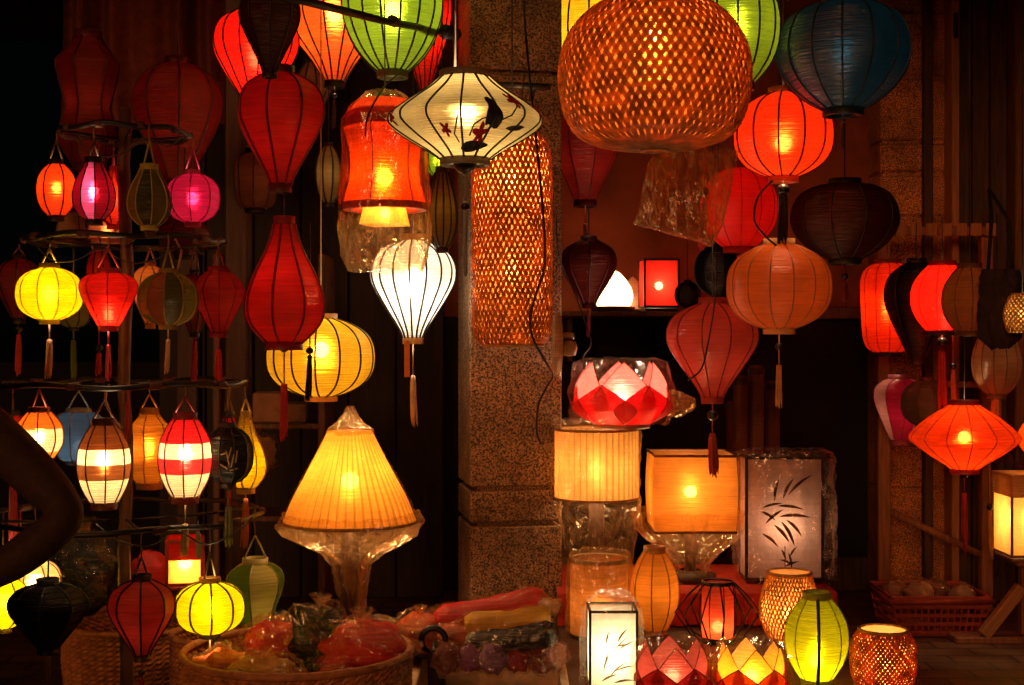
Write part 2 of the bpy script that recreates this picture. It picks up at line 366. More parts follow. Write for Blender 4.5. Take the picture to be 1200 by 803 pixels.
# shop walls
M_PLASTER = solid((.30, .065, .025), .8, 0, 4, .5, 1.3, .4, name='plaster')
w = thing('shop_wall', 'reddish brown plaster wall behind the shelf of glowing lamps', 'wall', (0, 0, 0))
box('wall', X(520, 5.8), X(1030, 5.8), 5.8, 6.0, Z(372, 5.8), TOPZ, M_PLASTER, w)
box('lower_shade_panel', X(520, 5.8), X(1030, 5.8), 5.802, 6.0, FZ, Z(372, 5.8)-.004, solid((.006, .005, .005), .85, name='shade_black'), w)  # wall below shelf and rail coloured black in place of deep shade
box('wall_rail', X(905, 5.8), X(1030, 5.8), 5.75, 5.799, Z(374, 5.8), Z(360, 5.8), M_WOOD, w)
box('skirting', X(640, 5.8), X(1028, 5.8), 5.78, 5.798, FZ, FZ+.14, M_DARKWOOD, w)
w = thing('plank_wall', 'dark plank wall behind the left hanging lanterns', 'wall', (0, 0, 0))
x = X(186, 5.6)
while x < X(520, 5.6):
    box('plank', x, x+.19, 5.6+random.uniform(0, .012), 5.66, FZ, TOPZ, M_BLACKWOOD, w); x += .195
# curtain at upper left
V, Fc = [], []
x0, x1 = X(72, 4.6), X(300, 4.6); nn = 120
for j in range(14):
    z = Z(-60, 4.6)+(Z(150, 4.6)-Z(-60, 4.6))*j/13
    for i in range(nn+1):
        u = i/nn; V.append((x0+(x1-x0)*u, 4.6+.05*math.sin(u*38+.6*math.sin(j*.3))*(.6+.4*math.sin(u*11)), z+.012*math.sin(u*9)*(j == 13)))
for j in range(13):
    for i in range(nn): q = j*(nn+1)+i; Fc.append((q, q+1, q+nn+2, q+nn+1))
tag(mesh('curtain', V, Fc, solid((.16, .035, .02), .85, 0, 40, .7, 1.2, .2, name='curtain_cloth')), 'dim dark red cloth curtain in folds behind the upper left lanterns', 'curtain')
# pillar: granite blocks with chamfered corners and recessed joints
GR = granite()
pil = thing('stone_pillar', 'square speckled granite pillar standing in the middle of the stall', 'pillar', (X(596, 3.72), 3.72, FZ), None, math.radians(9.5))
hw = .123
zs = [FZ, Z(700, 3.55)-.12, Z(617, 3.55), Z(575, 3.55), Z(80, 3.55), TOPZ]
parts = [box_geo(-hw+.02, hw-.02, -hw+.02, hw-.02, 0, TOPZ-FZ)]
for a, b in zip(zs, zs[1:]): parts.append(box_geo(-hw, hw, -hw, hw, a-FZ+.0055, b-FZ-.0055, .0045))
V, Fc = join(parts); mesh('shaft', V, Fc, GR, pil, False)
# right hand pilaster, trim and door
GR2 = granite((.44, .18, .055))
p = thing('wall_pilaster', 'orange brown stone pilaster with dark mortar grooves beside the wooden door', 'pilaster', (0, 0, 0))
d = 5.55; parts = []
edges = [FZ, .7, 1.05, Z(345, d), Z(255, d), Z(203, d), Z(166, d), Z(90, d), Z(12, d), TOPZ]
parts.append(box_geo(X(1036, d), X(1112, d), d+.02, d+.3, FZ, TOPZ))
for a, b in zip(edges, edges[1:]): parts.append(box_geo(X(1032, d), X(1082, d), d, d+.2, a+.008, b-.008, .008)); parts.append(box_geo(X(1090, d), X(1114, d), d+.01, d+.2, a+.008, b-.008, .008))
V, Fc = join(parts); mesh('stone_blocks', V, Fc, GR2, p, False)
box('drain_strip', X(1081, d), X(1091, d), d-.03, d+.02, FZ, TOPZ, M_DARKWOOD, p)
dr = thing('wooden_door', 'dark timber door with an orange wooden frame at the far right', 'door', (0, 0, 0))
d = 5.5
M_TRIM = solid((.34, .16, .06), .5, 0, 14, .7, 1.2, .2, (6, 6, .5), name='orange_wood')
box('frame', X(1112, d), X(1121, d), d-.04, d+.12, FZ, TOPZ, M_TRIM, dr); box('hinge', X(1113, d), X(1118, d), d-.055, d-.041, Z(48, d), Z(18, d), M_BAR, dr)
box('door_jamb', X(1186, d), X(1215, d), d-.04, d+.12, FZ, TOPZ, M_WOOD, dr)
x = X(1122, d)
while x < X(1180, d): box('plank', x, x+.068, d+.03, d+.08, FZ, TOPZ, M_DARKWOOD, dr); x += .072
box('shop_front', X(1215, d), 5, d, d+.2, FZ, TOPZ, M_DARKWOOD, dr)
# left post
def post(label, px, w, d, top, bot=None, mat=M_WOOD):
    o = thing('wooden_post', label, 'post', (X(px, d), d, FZ)); hw_ = w/2*d/F
    box('shaft', -hw_, hw_, -hw_, hw_, 0, top-FZ, M_DARKWOOD, o, .006); box('foot_block', -hw_*1.25, hw_*1.25, -hw_*1.25, hw_*1.25, 0, .06, M_DARKWOOD, o)
post('thick reddish timber post left of the big red lanterns', 279, 27, 4.2, TOPZ)
post('dim timber post behind the purple round lantern at upper left', 222, 26, 4.7, TOPZ, mat=M_DARKWOOD)

# ------------------------------------------------------------------ ring rack, left
RD, RX = 3.0, X(147, 3.0)
rack = thing('ring_rack', 'dark four tier ring rack carrying small lanterns at left', 'display rack', (RX, RD, 0))
pts = [(0, 0, .02+i*.12+0) for i in range(17)]
tube('pole', [(0.004*math.sin(i*1.7), .004*math.cos(i*2.1), i*.121) for i in range(16)], .014, solid((.10, .04, .022), .5, 0, 20, .6, 1.3, .3, name='cane_pole'), rack, 10)
for k in range(4):
    a = PI/4+k*PI/2; tube('foot', [(0, 0, .16), (.2*math.cos(a), .2*math.sin(a), .05), (.3*math.cos(a), .3*math.sin(a), .012)], .012, M_BAR, rack, 8)
TIER = [(157, .137), (283, .212), (449, .258), (603, .296)]
for k, (py, R) in enumerate(TIER):
    z = Z(py, RD)
    hp = tube('hoop', [(R*math.cos(2*PI*i/40), R*math.sin(2*PI*i/40), z+.004*math.sin(i*.9+k)) for i in range(40)], .0062, M_BAR, rack, 7, True)
    for i in range(10):
        a = 2*PI*(i+.3)/10; V, Fc = tube_geo([(R*math.cos(a+e), R*math.sin(a+e), z) for e in (-.05, -.02, .02, .05)], .0085, 7)
        mesh('lashing', V, Fc, solid((.09, .035, .02), .7, name='twine'), hp)
    for i in range(4):
        a = .4+PI/2*i; tube('spoke', [(0, 0, z-.012), (R*.5*math.cos(a), R*.5*math.sin(a), z-.008), (R*math.cos(a), R*math.sin(a), z)], .0035, M_BAR, rack, 6)
def rk(label, tier, kind, px, top, bot, w, col, lit=0, back=False, dd=None, **kw):
    py, R = TIER[tier]; d = RD
    for _ in range(4):
        x = (px-147)/F*d; s = math.sqrt(max(0, R*R-x*x)); d = RD+(s if back else -s)
    if dd: d = dd
    kw.setdefault('bail', max(8, min(26, top-TIER[tier][0]-14)) if top-TIER[tier][0] > 20 else 14)
    kw.setdefault('n', 8); kw.setdefault('rr', .0016); kw.setdefault('flat', .8)
    return lantern(label, kind, px, top, bot, w, d, col, lit, hang=Z(py, RD), group=G_RACK, **kw)
RED = (.80, .035, .018); CRIM = (.62, .02, .015); YEL = (.85, .62, .02); ORG = (.88, .26, .05); TAN = (.75, .42, .16); OLV = (.22, .20, .03); MAG = (.62, .05, .22)
GRN = (.35, .55, .04); CRM = (.9, .78, .5); WHT = (.92, .9, .82); NAV = (.012, .02, .04)
# tier 1
rk('small orange red ball lantern, brightly lit, left end of top ring', 0, 'tallround', 66, 192, 254, 45, (.85, .10, .02), 3.2, see=.05, n=6, by=.55)
rk('plum drop lantern with a glowing pink panel on the top ring', 0, 'drop', 110, 190, 258, 49, (.32, .02, .08), 4.0, panels=[(.6, .12, .35), (.22, .008, .03), (.22, .008, .03)], see=.04, rot=-PI/2-PI/9, n=9)
rk('small red pear lantern half hidden behind the plum one', 0, 'pear', 133, 200, 264, 34, (.85, .07, .03), 3.0, True, rib=(.4, .01, .01), bail=18)
rk('olive green drop lantern, unlit, hanging from the top ring', 0, 'drop', 175, 198, 265, 50, (.30, .25, .03), 0, panels=[(.10, .13, .015), (.36, .30, .03)], rot=-PI/2-PI/8, rib=(.45, .38, .08))
rk('pink violet ball lantern, lit, right end of top ring', 0, 'round', 226, 204, 261, 62, (.55, .03, .16), 1.5, see=.04, rib=(.5, .05, .18), by=.5)
# tier 1-2 in-between
lantern('pale pink box shaped lantern just above the second ring', 'box', 124, 258, 282, 44, 3.16, (.85, .35, .18), 1.2, n=4, flat=1, rr=.0016, rib=(.35, .1, .05), name='box_lantern', group=G_RACK, hang=Z(157, 3), rot=PI/4)
lantern('dull grey tapered lantern left above the second ring', 'trap', 84, 250, 282, 42, 3.12, (.30, .26, .22), .0, n=4, flat=1, rr=.0016, group=G_RACK, name='box_lantern', hang=Z(157, 3), rot=PI/4)
lantern('dark purple lantern hanging under the pink violet ball', 'rhomb', 216, 250, 300, 66, 3.22, (.16, .008, .06), 0, n=8, rr=.0016, flat=.8, group=G_RACK, hang=Z(157, 3))
# tier 2
rk('dark red turnip lantern behind the bright yellow one', 1, 'turnip', 22, 304, 374, 54, (.42, .015, .012), 0, dd=3.1, tas=((.7, .06, .03), 385, 392, 440, 9))
rk('bright yellow ball lantern on the second ring', 1, 'round', 58, 314, 375, 76, (.9, .74, .015), 3.8, rr=.0011, rib=(.5, .36, .02), by=.5, see=.015, tas=((.85, .5, .22), None, 398, 443, 10), flat=.3, n=10)
rk('glowing red bulb lantern hot at its base on the second ring', 1, 'bulb', 127, 320, 383, 66, (.82, .04, .025), 2.3, by=.2, rr=.0012, rib=(.6, .04, .02), tas=((.7, .04, .05), None, 404, 446, 8), flat=.4)
rk('pale orange lantern peeking out behind the olive ball', 1, 'turnip', 176, 312, 380, 44, (.85, .38, .12), .7, True, dd=3.16, rib=(.5, .2, .06))
rk('dark olive ball lantern with grassy weave on the second ring', 1, 'round', 197, 320, 381, 70, (.16, .10, .018), .5, n=10, rib=(.3, .2, .05), rr=.0016, tas=((.85, .6, .3), None, 398, 438, 9), panels=[(.10, .07, .012), (.16, .12, .02), (.26, .07, .02)])
rk('red cone shaped lantern, unlit, right end of second ring', 1, 'cone_up', 256, 318, 390, 62, (.60, .02, .02), .12, rib=(.3, .01, .01), tas=((.8, .04, .03), None, 410, 448, 10), flat=.5, n=10, rr=.0012)
rk('dark crimson lantern mostly hidden left of the red cone lantern', 1, 'turnip', 228, 322, 390, 44, (.35, .012, .02), 0, True, tas=((.35, .02, .05), None, 398, 450, 9))
rk('olive brown lantern low behind the yellow ball', 1, 'round', 86, 352, 384, 40, (.2, .14, .02), .2, True, tas=((.14, .2, .03), None, 399, 444, 8))
rk('dark red hexagonal lantern hanging inside the second ring', 1, 'barrel', 116, 292, 352, 30, (.45, .02, .012), .5, True, dd=3.12, tas=((.7, .05, .04), 408, 414, 441, 9))
# tier 3
rk('orange lantern with glowing white belly, left on third ring', 2, 'barrel', 46, 482, 540, 54, ORG, 2.6, bands=[(0, (.85, .25, .04)), (.35, (.92, .78, .55)), (.8, (.88, .4, .08))], rib=(.35, .06, .02), bail=20, see=.03, dd=2.80)
rk('red lantern tucked behind the orange and white one', 2, 'barrel', 15, 486, 540, 36, RED, .8, True, bail=20, tas=((.75, .05, .03), 560, 566, 636, 13, (.2, .02, .02)), dd=3.05)
rk('steel blue barrel lantern on the third ring', 2, 'capsule', 92, 483, 540, 58, (.13, .22, .34), .9, True, rib=(.25, .3, .35), bail=20, n=8, by=.3, see=.02, lc=(1, .8, .6))
rk('brown and white striped barrel lantern, brightly lit', 2, 'barrel', 122, 497, 590, 61, (.3, .14, .06), 3.6, bands=[(0, (.26, .09, .03)), (.29, (.95, .85, .66)), (.5, (.30, .12, .045)), (.68, (.95, .85, .6))], rib=(.12, .03, .015), bail=18, see=.03, n=8)
rk('amber waisted vase lantern on the third ring', 2, 'vase', 175, 484, 567, 48, (.85, .36, .055), 1.7, True, rib=(.6, .25, .05), bail=16, n=6, thread=1.3)
rk('red and white striped barrel lantern, brightly lit', 2, 'barrel', 217, 490, 583, 61, (.7, .05, .05), 3.6, bands=[(0, (.72, .045, .05)), (.29, (.95, .84, .64)), (.51, (.66, .07, .07)), (.70, (.95, .86, .62))], rib=(.3, .03, .02), bail=18, see=.03, n=8, tas=((.75, .5, .2), None, 614, 652, 12))
lan = rk('dark navy disc lantern with a gold scribble', 2, 'round', 268, 501, 566, 56, (.015, .018, .022), 0, n=10, rib=(.03, .03, .035), bail=14, dd=2.84, tas=((.25, .27, .2), None, 594, 640, 13))
rk('yellow pear lantern, lit, right end of third ring', 2, 'pear', 288, 488, 572, 48, (.88, .6, .015), 2.2, True, rib=(.6, .4, .04), by=.35, bail=14, dd=3.06, tas=((.85, .26, .08), None, 584, 642, 10))
rk('red lantern peeking out behind the navy disc', 2, 'pear', 268, 488, 566, 52, (.7, .03, .02), .6, True, bail=14, dd=3.22, tas=((.75, .04, .03), None, 575, 636, 8))
# gold scribble: short raised strokes lying on the navy lantern's front
def on_lantern(root, kind, R, h, a, t, off=.0015):
    r = R*smoothstep_curve(SHAPE[kind], 40)[min(40, max(0, int(round(t*40))))][1]*.985+off; ca = a-root.rotation_euler.z
    return (r*math.cos(ca), r*math.sin(ca), h*(1-t))
RN, HN = 27.5*2.84/F, 64*2.84/F
for k, (a0, t0, a1, t1) in enumerate(((-.1, .38, .02, .62), (.12, .32, -.02, .52), (.22, .44, .1, .68), (.36, .38, .28, .6), (-.3, .45, -.12, .42), (-.35, .62, -.05, .7), (.05, .74, .4, .70))):
    tube('gold_stroke', [on_lantern(lan, 'round', RN, HN, -PI/2+.2+a0+(a1-a0)*q/6, t0+(t1-t0)*q/6) for q in range(7)], .0015, solid((.6, .42, .08), .4, name='gold_paint'), lan, 5)
for px, top_, bot_, k, c, dd, lab in ((150, 470, 520, 2, (.55, .04, .05), 2.98, 'short red tassel close to the rack pole under the third ring'), (24, 620, 668, 3, (.7, .05, .03), 3.1, 'red tassel behind the elbow at the lowest ring'), (108, 300, 345, 1, (.5, .06, .05), 3.16, 'thin red tassel just left of the glowing red bulb lantern'), (232, 622, 655, 3, (.45, .46, .36), 2.9, 'pale grey green tassel beside the red and amber box lantern'), (146, 300, 352, 1, (.65, .25, .1), 3.08, 'rust orange tassel right of the glowing red bulb lantern')):
    t_ = thing('long_tassel', lab, 'tassel', (X(px, dd), dd, Z(bot_, dd)), 'loose tassels on the ring rack')
    tassel(t_, Z(TIER[k][0], 3.0)-t_.location.z, None, Z(top_, dd)-t_.location.z, 0, c, 4.2*dd/F)
for px, k, pts_, lab in ((128, 2, ((0, 0), (-5, 18), (4, 40), (16, 52)), 'curled tan cane hook hanging at the rack pole'), (205, 1, ((0, 0), (8, 14), (4, 34), (-6, 44)), 'bent cane strip hanging from the second ring right side')):
    d = 2.93; z0_ = Z(TIER[k][0], 3.0); o = thing('cane_hook', lab, 'hook', (X(px, d), d, z0_-.09)); tube('cane', [(q[0]*d/F, 0, .09-q[1]*d/F) for q in pts_], .003, M_PALEWOOD, o); tube('binding', [(0, 0, .086), (-.001, 0, .072)], .0045, M_RIB, o)
# tier 4
rk('pale cream lantern glowing behind the big black one', 3, 'round', 41, 656, 712, 62, (.92, .72, .38), 3.0, True, rib=(.4, .18, .06), dd=3.1)
rk('yellow green lantern, lit, cut by left picture edge', 3, 'round', 4, 676, 736, 62, (.8, .75, .02), 3.2, rib=(.4, .3, .03), dd=3.02)
rk('big black lantern hanging unlit at lower left', 3, 'turnip', 56, 684, 760, 92, (.010, .012, .010), 0, n=8, rib=(.012, .012, .012), cap=(.012, .012, .012), tas=((.55, .33, .13), None, 748, 802, 8), bail=0)
rk('dark red lantern with black ribs tapering to black tip', 3, 'balloon', 166, 680, 768, 76, (.55, .03, .02), .15, n=8, rib=(.05, .008, .006), rr=.0022, tas=((.3, .03, .02), 788, 796, 830, 8), bail=20)
rk('bright lime yellow ball lantern on the lowest ring', 3, 'round', 246, 682, 742, 82, (.86, .80, .01), 3.8, n=10, rib=(.14, .09, .01), rr=.0022, flat=.25, cap=(.55, .3, .06), capb=(.05, .03, .02), tas=((.75, .55, .12), 773, 780, 830, 9), bail=30)
rk('green and straw panelled lantern, unlit, right under lowest ring', 3, 'bulb', 299, 660, 744, 70, (.3, .3, .05), .35, n=6, panels=[(.16, .22, .03), (.5, .42, .12)], rib=(.25, .22, .06), rr=.0014, rot=-PI/2-PI/3, bail=26, dd=3.1, capb=(.03, .02, .02))
# ------------------------------------------------------------------ large hanging lanterns, left half
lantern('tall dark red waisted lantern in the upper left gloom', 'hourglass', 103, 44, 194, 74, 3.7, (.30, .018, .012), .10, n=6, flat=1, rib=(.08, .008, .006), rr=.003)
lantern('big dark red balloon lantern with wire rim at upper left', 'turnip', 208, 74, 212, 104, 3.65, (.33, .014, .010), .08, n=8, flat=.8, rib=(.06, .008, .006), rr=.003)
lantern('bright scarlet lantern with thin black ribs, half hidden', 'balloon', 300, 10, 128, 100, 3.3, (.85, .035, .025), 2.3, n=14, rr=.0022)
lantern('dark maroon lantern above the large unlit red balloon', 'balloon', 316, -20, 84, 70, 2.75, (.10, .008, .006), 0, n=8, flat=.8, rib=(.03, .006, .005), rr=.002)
bz = lantern('large unlit red balloon lantern with eight flat panels', 'balloon', 329, 86, 217, 104, 3.0, (.74, .012, .012), .16, n=8, flat=.95, rib=(.22, .008, .008), rr=.003, rot=-PI/2-PI/8+.25, cap=(.10, .01, .01), gloss=.09)
lantern('large red pear lantern with flat panels, unlit', 'pear', 333, 262, 402, 95, 3.0, (.80, .012, .012), .24, n=8, flat=.95, rib=(.25, .008, .008), rr=.003, rot=-PI/2-.12, hang=Z(219, 3.0), tas=((.75, .05, .03), 408, 450, 516, 11), cap=(.25, .012, .01), gloss=.09)
tz = thing('long_tassel', 'long black tassel with round bead left of the yellow ball lantern', 'tassel', (X(363, 3.05), 3.05, Z(470, 3.05)), None)
tassel(tz, Z(262, 3.05)-tz.location.z, Z(411, 3.05)-tz.location.z, Z(416, 3.05)-tz.location.z, 0, (.02, .012, .01), .0085)
lantern('large orange spindle lantern, lit, cropped by the top edge', 'spindle', 392, -62, 96, 116, 3.6, (.88, .20, .05), 2.3, n=14, capb=BLACK, rr=.0026, see=.05, tas=((.05, .015, .01), 112, 116, 150, 6))
lantern('large green lantern with black ribs, lit, top centre', 'dish', 460, -60, 84, 118, 3.35, (.32, .45, .05), 2.0, n=16, rr=.0027, see=.05, flat=.2, capb=(.10, .12, .05), lc=(1, .8, .45))
lantern('scarlet lantern squeezed between the green one and the pillar', 'balloon', 498, -40, 108, 62, 3.78, (.88, .05, .03), 2.4, n=12, rr=.002)
lantern('dark striped lantern hanging behind the orange spindle', 'rhomb', 366, 74, 132, 46, 4.0, (.25, .10, .05), .3, n=10, rr=.0025)
lantern('small dull gold striped lantern left of the bagged one', 'tallround', 385, 172, 238, 30, 3.9, (.42, .28, .10), .5, n=8, rr=.0025, lc=(1, .8, .6))
lantern('dim brown lantern behind the red balloon and pear', 'capsule', 300, 180, 245, 50, 4.05, (.25, .08, .04), .3, n=8, rr=.002)
lantern('olive gold striped lantern beside the pillar', 'drop', 518, 202, 290, 36, 3.42, (.30, .22, .05), .35, n=12, rr=.0026)
lantern('small lime green lantern peeking above the olive gold one', 'round', 512, 168, 206, 34, 3.75, (.3, .5, .03), 1.6, n=10, rr=.002)
lantern('white balloon lantern with black ribs, brightly lit', 'balloon', 484, 282, 396, 100, 3.5, (.90, .89, .84), 3.2, n=16, see=.6, rr=.0026, flat=.2, cap=(.5, .32, .14), capb=(.55, .33, .13), lc=(1, .82, .6), tas=((.75, .5, .33), None, 440, 500, 9))
tz = thing('paper_tag', 'short orange paper tag hanging under the white lantern', 'tag', (X(477, 3.46), 3.46, Z(442, 3.46)), None)
box('paper', -.007, .007, -.0006, .0006, 0, .09, silk((.8, .25, .06), .4), tz, .0005); tube('string', [(0, 0, .09), (.004, .02, Z(400, 3.46)-tz.location.z)], .001, M_RIB, tz)
lantern('large yellow ball lantern with black ribs, lit', 'round', 376, 374, 464, 126, 3.4, (.88, .58, .06), 2.6, n=14, rr=.0026, see=.16, cap=(.7, .4, .12), bail=24, by=.6, flat=.15)
cl = lantern('cream saucer lantern painted with red flowers and a black bird', 'saucer', 545, 91, 187, 180, 2.75, (.92, .76, .42), 2.2, n=14, rr=.0024, flat=.15, cap=(.20, .17, .11), capb=(.16, .13, .09), cord=False, see=.03, by=.5, thread=.5, rot=-PI/2-.02, lc=(1, .74, .42))
# iron bar and hook on the pillar
br = thing('iron_bar', 'black iron bar reaching out from the pillar to the upper left', 'bar', PT(534, 40, 3.55))
a = PT(534, 40, 3.55); b = PT(335, -4, 2.55)
tube('rod', [Vector((0, 0, 0)), (b-a)*.5+Vector((0, 0, -.006)), b-a], .0085, M_BAR, br, 9)
e = (b-a).normalized(); tube('collar', [e*0, e*.09], [.017, .019], M_BAR, br, 10); tube('twine_knot', [e*.46+Vector((0, 0, -.004)), e*.48], .013, M_DARKWOOD, br, 8)
hk = thing('iron_hook', 'short dark iron bar with wire loop fixed across the pillar', 'hook', PT(610, 100, 3.4))
tube('rod', [(-.075, 0, .002), (.075, .0, -.004)], .0085, M_BAR, hk, 9); tube('bracket', [(.03, 0, 0), (.03, .19, 0)], .007, M_BAR, hk, 7)
tube('loop', [(-.02, -.01, .0), (-.022, -.012, .04), (-.006, -.012, .062), (.01, -.012, .04), (.004, -.012, -.03), (.0, -.01, -.08)], .002, M_RIB, hk, 5)
# wire hanger of the cream lantern
zt = .096*0
hR = X(560, 2.75)-X(545, 2.75)
tube('hanger_wire', [(-.019, -.02, .165+.016), (-.019, -.02, .165+.13), (.018, -.02, .165+.13), (.018, -.02, .165+.016)], .0012, solid((.5, .4, .3), .4, name='wire'), cl, 5)
tube('cord', [(0, -.02, .295), (0, 0, TOPZ-cl.location.z)], .0012, M_RIB, cl, 5)
tassel(cl, -.005, Z(200, 2.75)-cl.location.z, Z(236, 2.75)-cl.location.z, Z(322, 2.75)-cl.location.z, (.50, .46, .46), .0095, BLACK, True)
lathe('bottom_knob', [(-.028, .002), (-.026, .014), (-.016, .022), (-.008, .024), (-.004, .022)], 16, solid(BLACK, .35, name='lacquer'), cl)
for zz in (242,):
    rb = .0095; z = Z(zz, 2.75)-cl.location.z; V, Fc = lathe_geo([(z+rb*math.cos(PI*k/8), max(.0005, rb*math.sin(PI*k/8))) for k in range(9)], 12); mesh('bead', V, Fc, solid(BLACK, .3, name='bead'), cl)
# flower and bird painting: small flat appliques hugging the shade
def on_shade(root, kind, R, h, a, t, off=.0022):
    pr = smoothstep_curve(SHAPE[kind], 60); i = min(60, max(0, int(round(t*60)))); r = R*pr[i][1]+off
    ca = a-root.rotation_euler.z
    return (r*math.cos(ca), r*math.sin(ca), h*(1-t))
CR, CH = 90*2.75/F, 96*2.75/F
def patch(name, outline, a0, t0, mat):
    # outline in (da, dt); densified fan on the lantern surface
    for _ in range(2): outline = [q for a, b in zip(outline, outline[1:]+outline[:1]) for q in ((.75*a[0]+.25*b[0], .75*a[1]+.25*b[1]), (.25*a[0]+.75*b[0], .25*a[1]+.75*b[1]))]
    c = (sum(p[0] for p in outline)/len(outline), sum(p[1] for p in outline)/len(outline)); V = []; Fc = []
    n_ = len(outline); R_ = 4
    V.append(on_shade(cl, 'saucer', CR, CH, a0+c[0], t0+c[1]))
    for r in range(1, R_+1):
        for p in outline: V.append(on_shade(cl, 'saucer', CR, CH, a0+c[0]+(p[0]-c[0])*r/R_, t0+c[1]+(p[1]-c[1])*r/R_))
    for k in range(n_): Fc.append((0, 1+k, 1+(k+1) % n_))
    for r in range(R_-1):
        for k in range(n_): Fc.append((1+r*n_+k, 1+(r+1)*n_+k, 1+(r+1)*n_+(k+1) % n_, 1+r*n_+(k+1) % n_))
    o = mesh(name, V, Fc, mat, cl); return o
FR = -PI/2
mred = silk((.45, .02, .02), .3, 0, .03, .5, .3, 0); mblk = solid((.012, .012, .010), .7, name='ink')
def flower(a, t, s):
    o = []
    for k in range(30):
        an = 2*PI*k/30; rr_ = s*(.35+.85*abs(math.cos(2.5*an+a*3)))*random.uniform(.9, 1.15); o.append((rr_*math.cos(an)*1.3, rr_*math.sin(an)*1.1))
    patch('painted_flower', o, FR+a, t, mred)
for a, t, s in ((.78, .38, .085), (-.28, .74, .06), (-1.15, .55, .07), (1.3, .45, .06), (.30, .78, .09)): flower(a, t, s)
patch('painted_bird', [(.0, -.17), (.10, -.20), (.16, -.08), (.26, .03), (.30, .16), (.20, .17), (.10, .12), (.05, .16), (.02, .02), (.05, -.06)], FR+.28, .56, mblk)
patch('painted_leaf', [(-.35, .03), (-.1, -.06), (.2, -.05), (.5, -.02), (.2, .04), (-.1, .07)], FR+.2, .9, mblk)
patch('painted_leaf', [(-.2, .02), (0, -.04), (.25, -.03), (.1, .03)], FR+.85, .7, solid((.12, .09, .05), .7, name='ink_wash'))
for pl in ([(.12, .8), (.16, .7), (.26, .64), (.36, .62)], [(-.1, .86), (-.16, .78), (-.1, .70), (-.06, .6)], [(.5, .66), (.66, .58), (.76, .46)]):
    tube('painted_stem', [on_shade(cl, 'saucer', CR, CH, FR+a, t, .002) for a, t in pl], .0016, mblk, cl, 5)

# ------------------------------------------------------------------ plastic wraps
def ridged(v): return 1-2.4*abs(mnoise.noise(v))
def crumple(name, prof, n, parent, mat, amp=.01, seed=0, sq=1.0, loc=None, rows=1, drift=(0, 0), smooth=False):
    """crinkled cellophane sleeve round a vertical axis, from (z, r) pairs"""
    rnd = random.Random(seed); V = []; Fc = []; pr = []; n = n*3; rows = rows*4
    for (a, b) in zip(prof, prof[1:]):
        for i in range(rows): pr.append((a[0]+(b[0]-a[0])*i/rows, a[1]+(b[1]-a[1])*i/rows))
    pr.append(prof[-1]); zt, ze = pr[0][0], pr[-1][0]; Rm = max(r for z, r in prof)
    ph = [rnd.random()*9 for _ in range(4)]; so_ = Vector((seed*1.37, seed*.71, seed*2.1))
    m = len(pr)
    for i, (z, r) in enumerate(pr):
        u = (z-zt)/((ze-zt) or 1); ragged = max(0, u-.9)*10
        for k in range(n):
            a = 2*PI*(k+.5*(i % 2))/n
            p = Vector((math.cos(a)*2.1+z/Rm*.35, math.sin(a)*2.1-z/Rm*.25, z/Rm*.55))+so_
            p2 = Vector((math.cos(a)*1.2, math.sin(a)*1.2+z/Rm*.9, z/Rm*.8))+so_
            w = ridged(p*1.25)*.85+ridged(p2*2.3)*.45+ridged(p*4.6)*.2-.75
            q = r+amp*1.3*(w+.35*math.sin(7*a+ph[0]+u*2))
            zz = z+amp*(.4*mnoise.noise(p*3.3)+1.6*ragged*mnoise.noise(Vector((math.cos(a)*2.2, math.sin(a)*2.2, seed))))
            V.append((drift[0]*u+q*math.cos(a), drift[1]*u+q*math.sin(a)*sq, zz))
    for i in range(m-1):
        for k in range(n):
            a_, b_, c_, d_ = i*n+k, i*n+(k+1) % n, (i+1)*n+(k+1) % n, (i+1)*n+k
            if i % 2: Fc += [(a_, b_, c_), (a_, c_, d_)]
            else: Fc += [(a_, b_, d_), (b_, c_, d_)]
    return mesh(name, V, Fc, mat, parent, smooth, None, loc)
CELLO_T = cellophane((1, .97, .9), .025, 'thin', .06); CELLO = cellophane(); CELLO_M = cellophane((1, .88, .66), .15, 'milky', .15)
# bagged red drum lantern
d = 3.2
bg = lantern('red waisted drum lantern with yellow inner shade, wrapped in plastic', 'concave', 451, 148, 240, 98, d, (.90, .13, .02), 3.0, n=6, flat=.9, rr=.0016, rib=(.35, .02, .01), see=.10, lc=(1, .6, .22), by=.35, rot=-PI/2-.25, cap=(.5, .03, .02))
zb = bg.location.z; u = d/F
dome = [(Z(118, d)-zb, 30*u), (Z(128, d)-zb, 40*u), (Z(140, d)-zb, 46*u), (Z(148, d)-zb, 47*u)]
lathe('dome', dome, 24, silk((.85, .09, .03), .6, .03), bg)
V, Fc = lathe_geo([(Z(232, d)-zb, 23*u), (Z(264, d)-zb, 31*u)], 24, lambda a, z: .75/max(abs(math.cos(a)), abs(math.sin(a))) if True else 1)
mesh('inner_shade', V, Fc, silk((.9, .55, .08), .7, .04), bg); bulb(bg, (0, 0, Z(250, d)-zb), .5, WARM, .012)
crumple('plastic_wrap', [(Z(108, d)-zb, 22*u), (Z(120, d)-zb, 36*u), (Z(140, d)-zb, 51*u), (Z(190, d)-zb, 53*u), (Z(240, d)-zb, 56*u), (Z(275, d)-zb, 57*u), (Z(300, d)-zb, 52*u), (Z(318, d)-zb, 44*u)], 30, bg, CELLO_M, .006, 3, .95, None, 2, (-.008, 0))
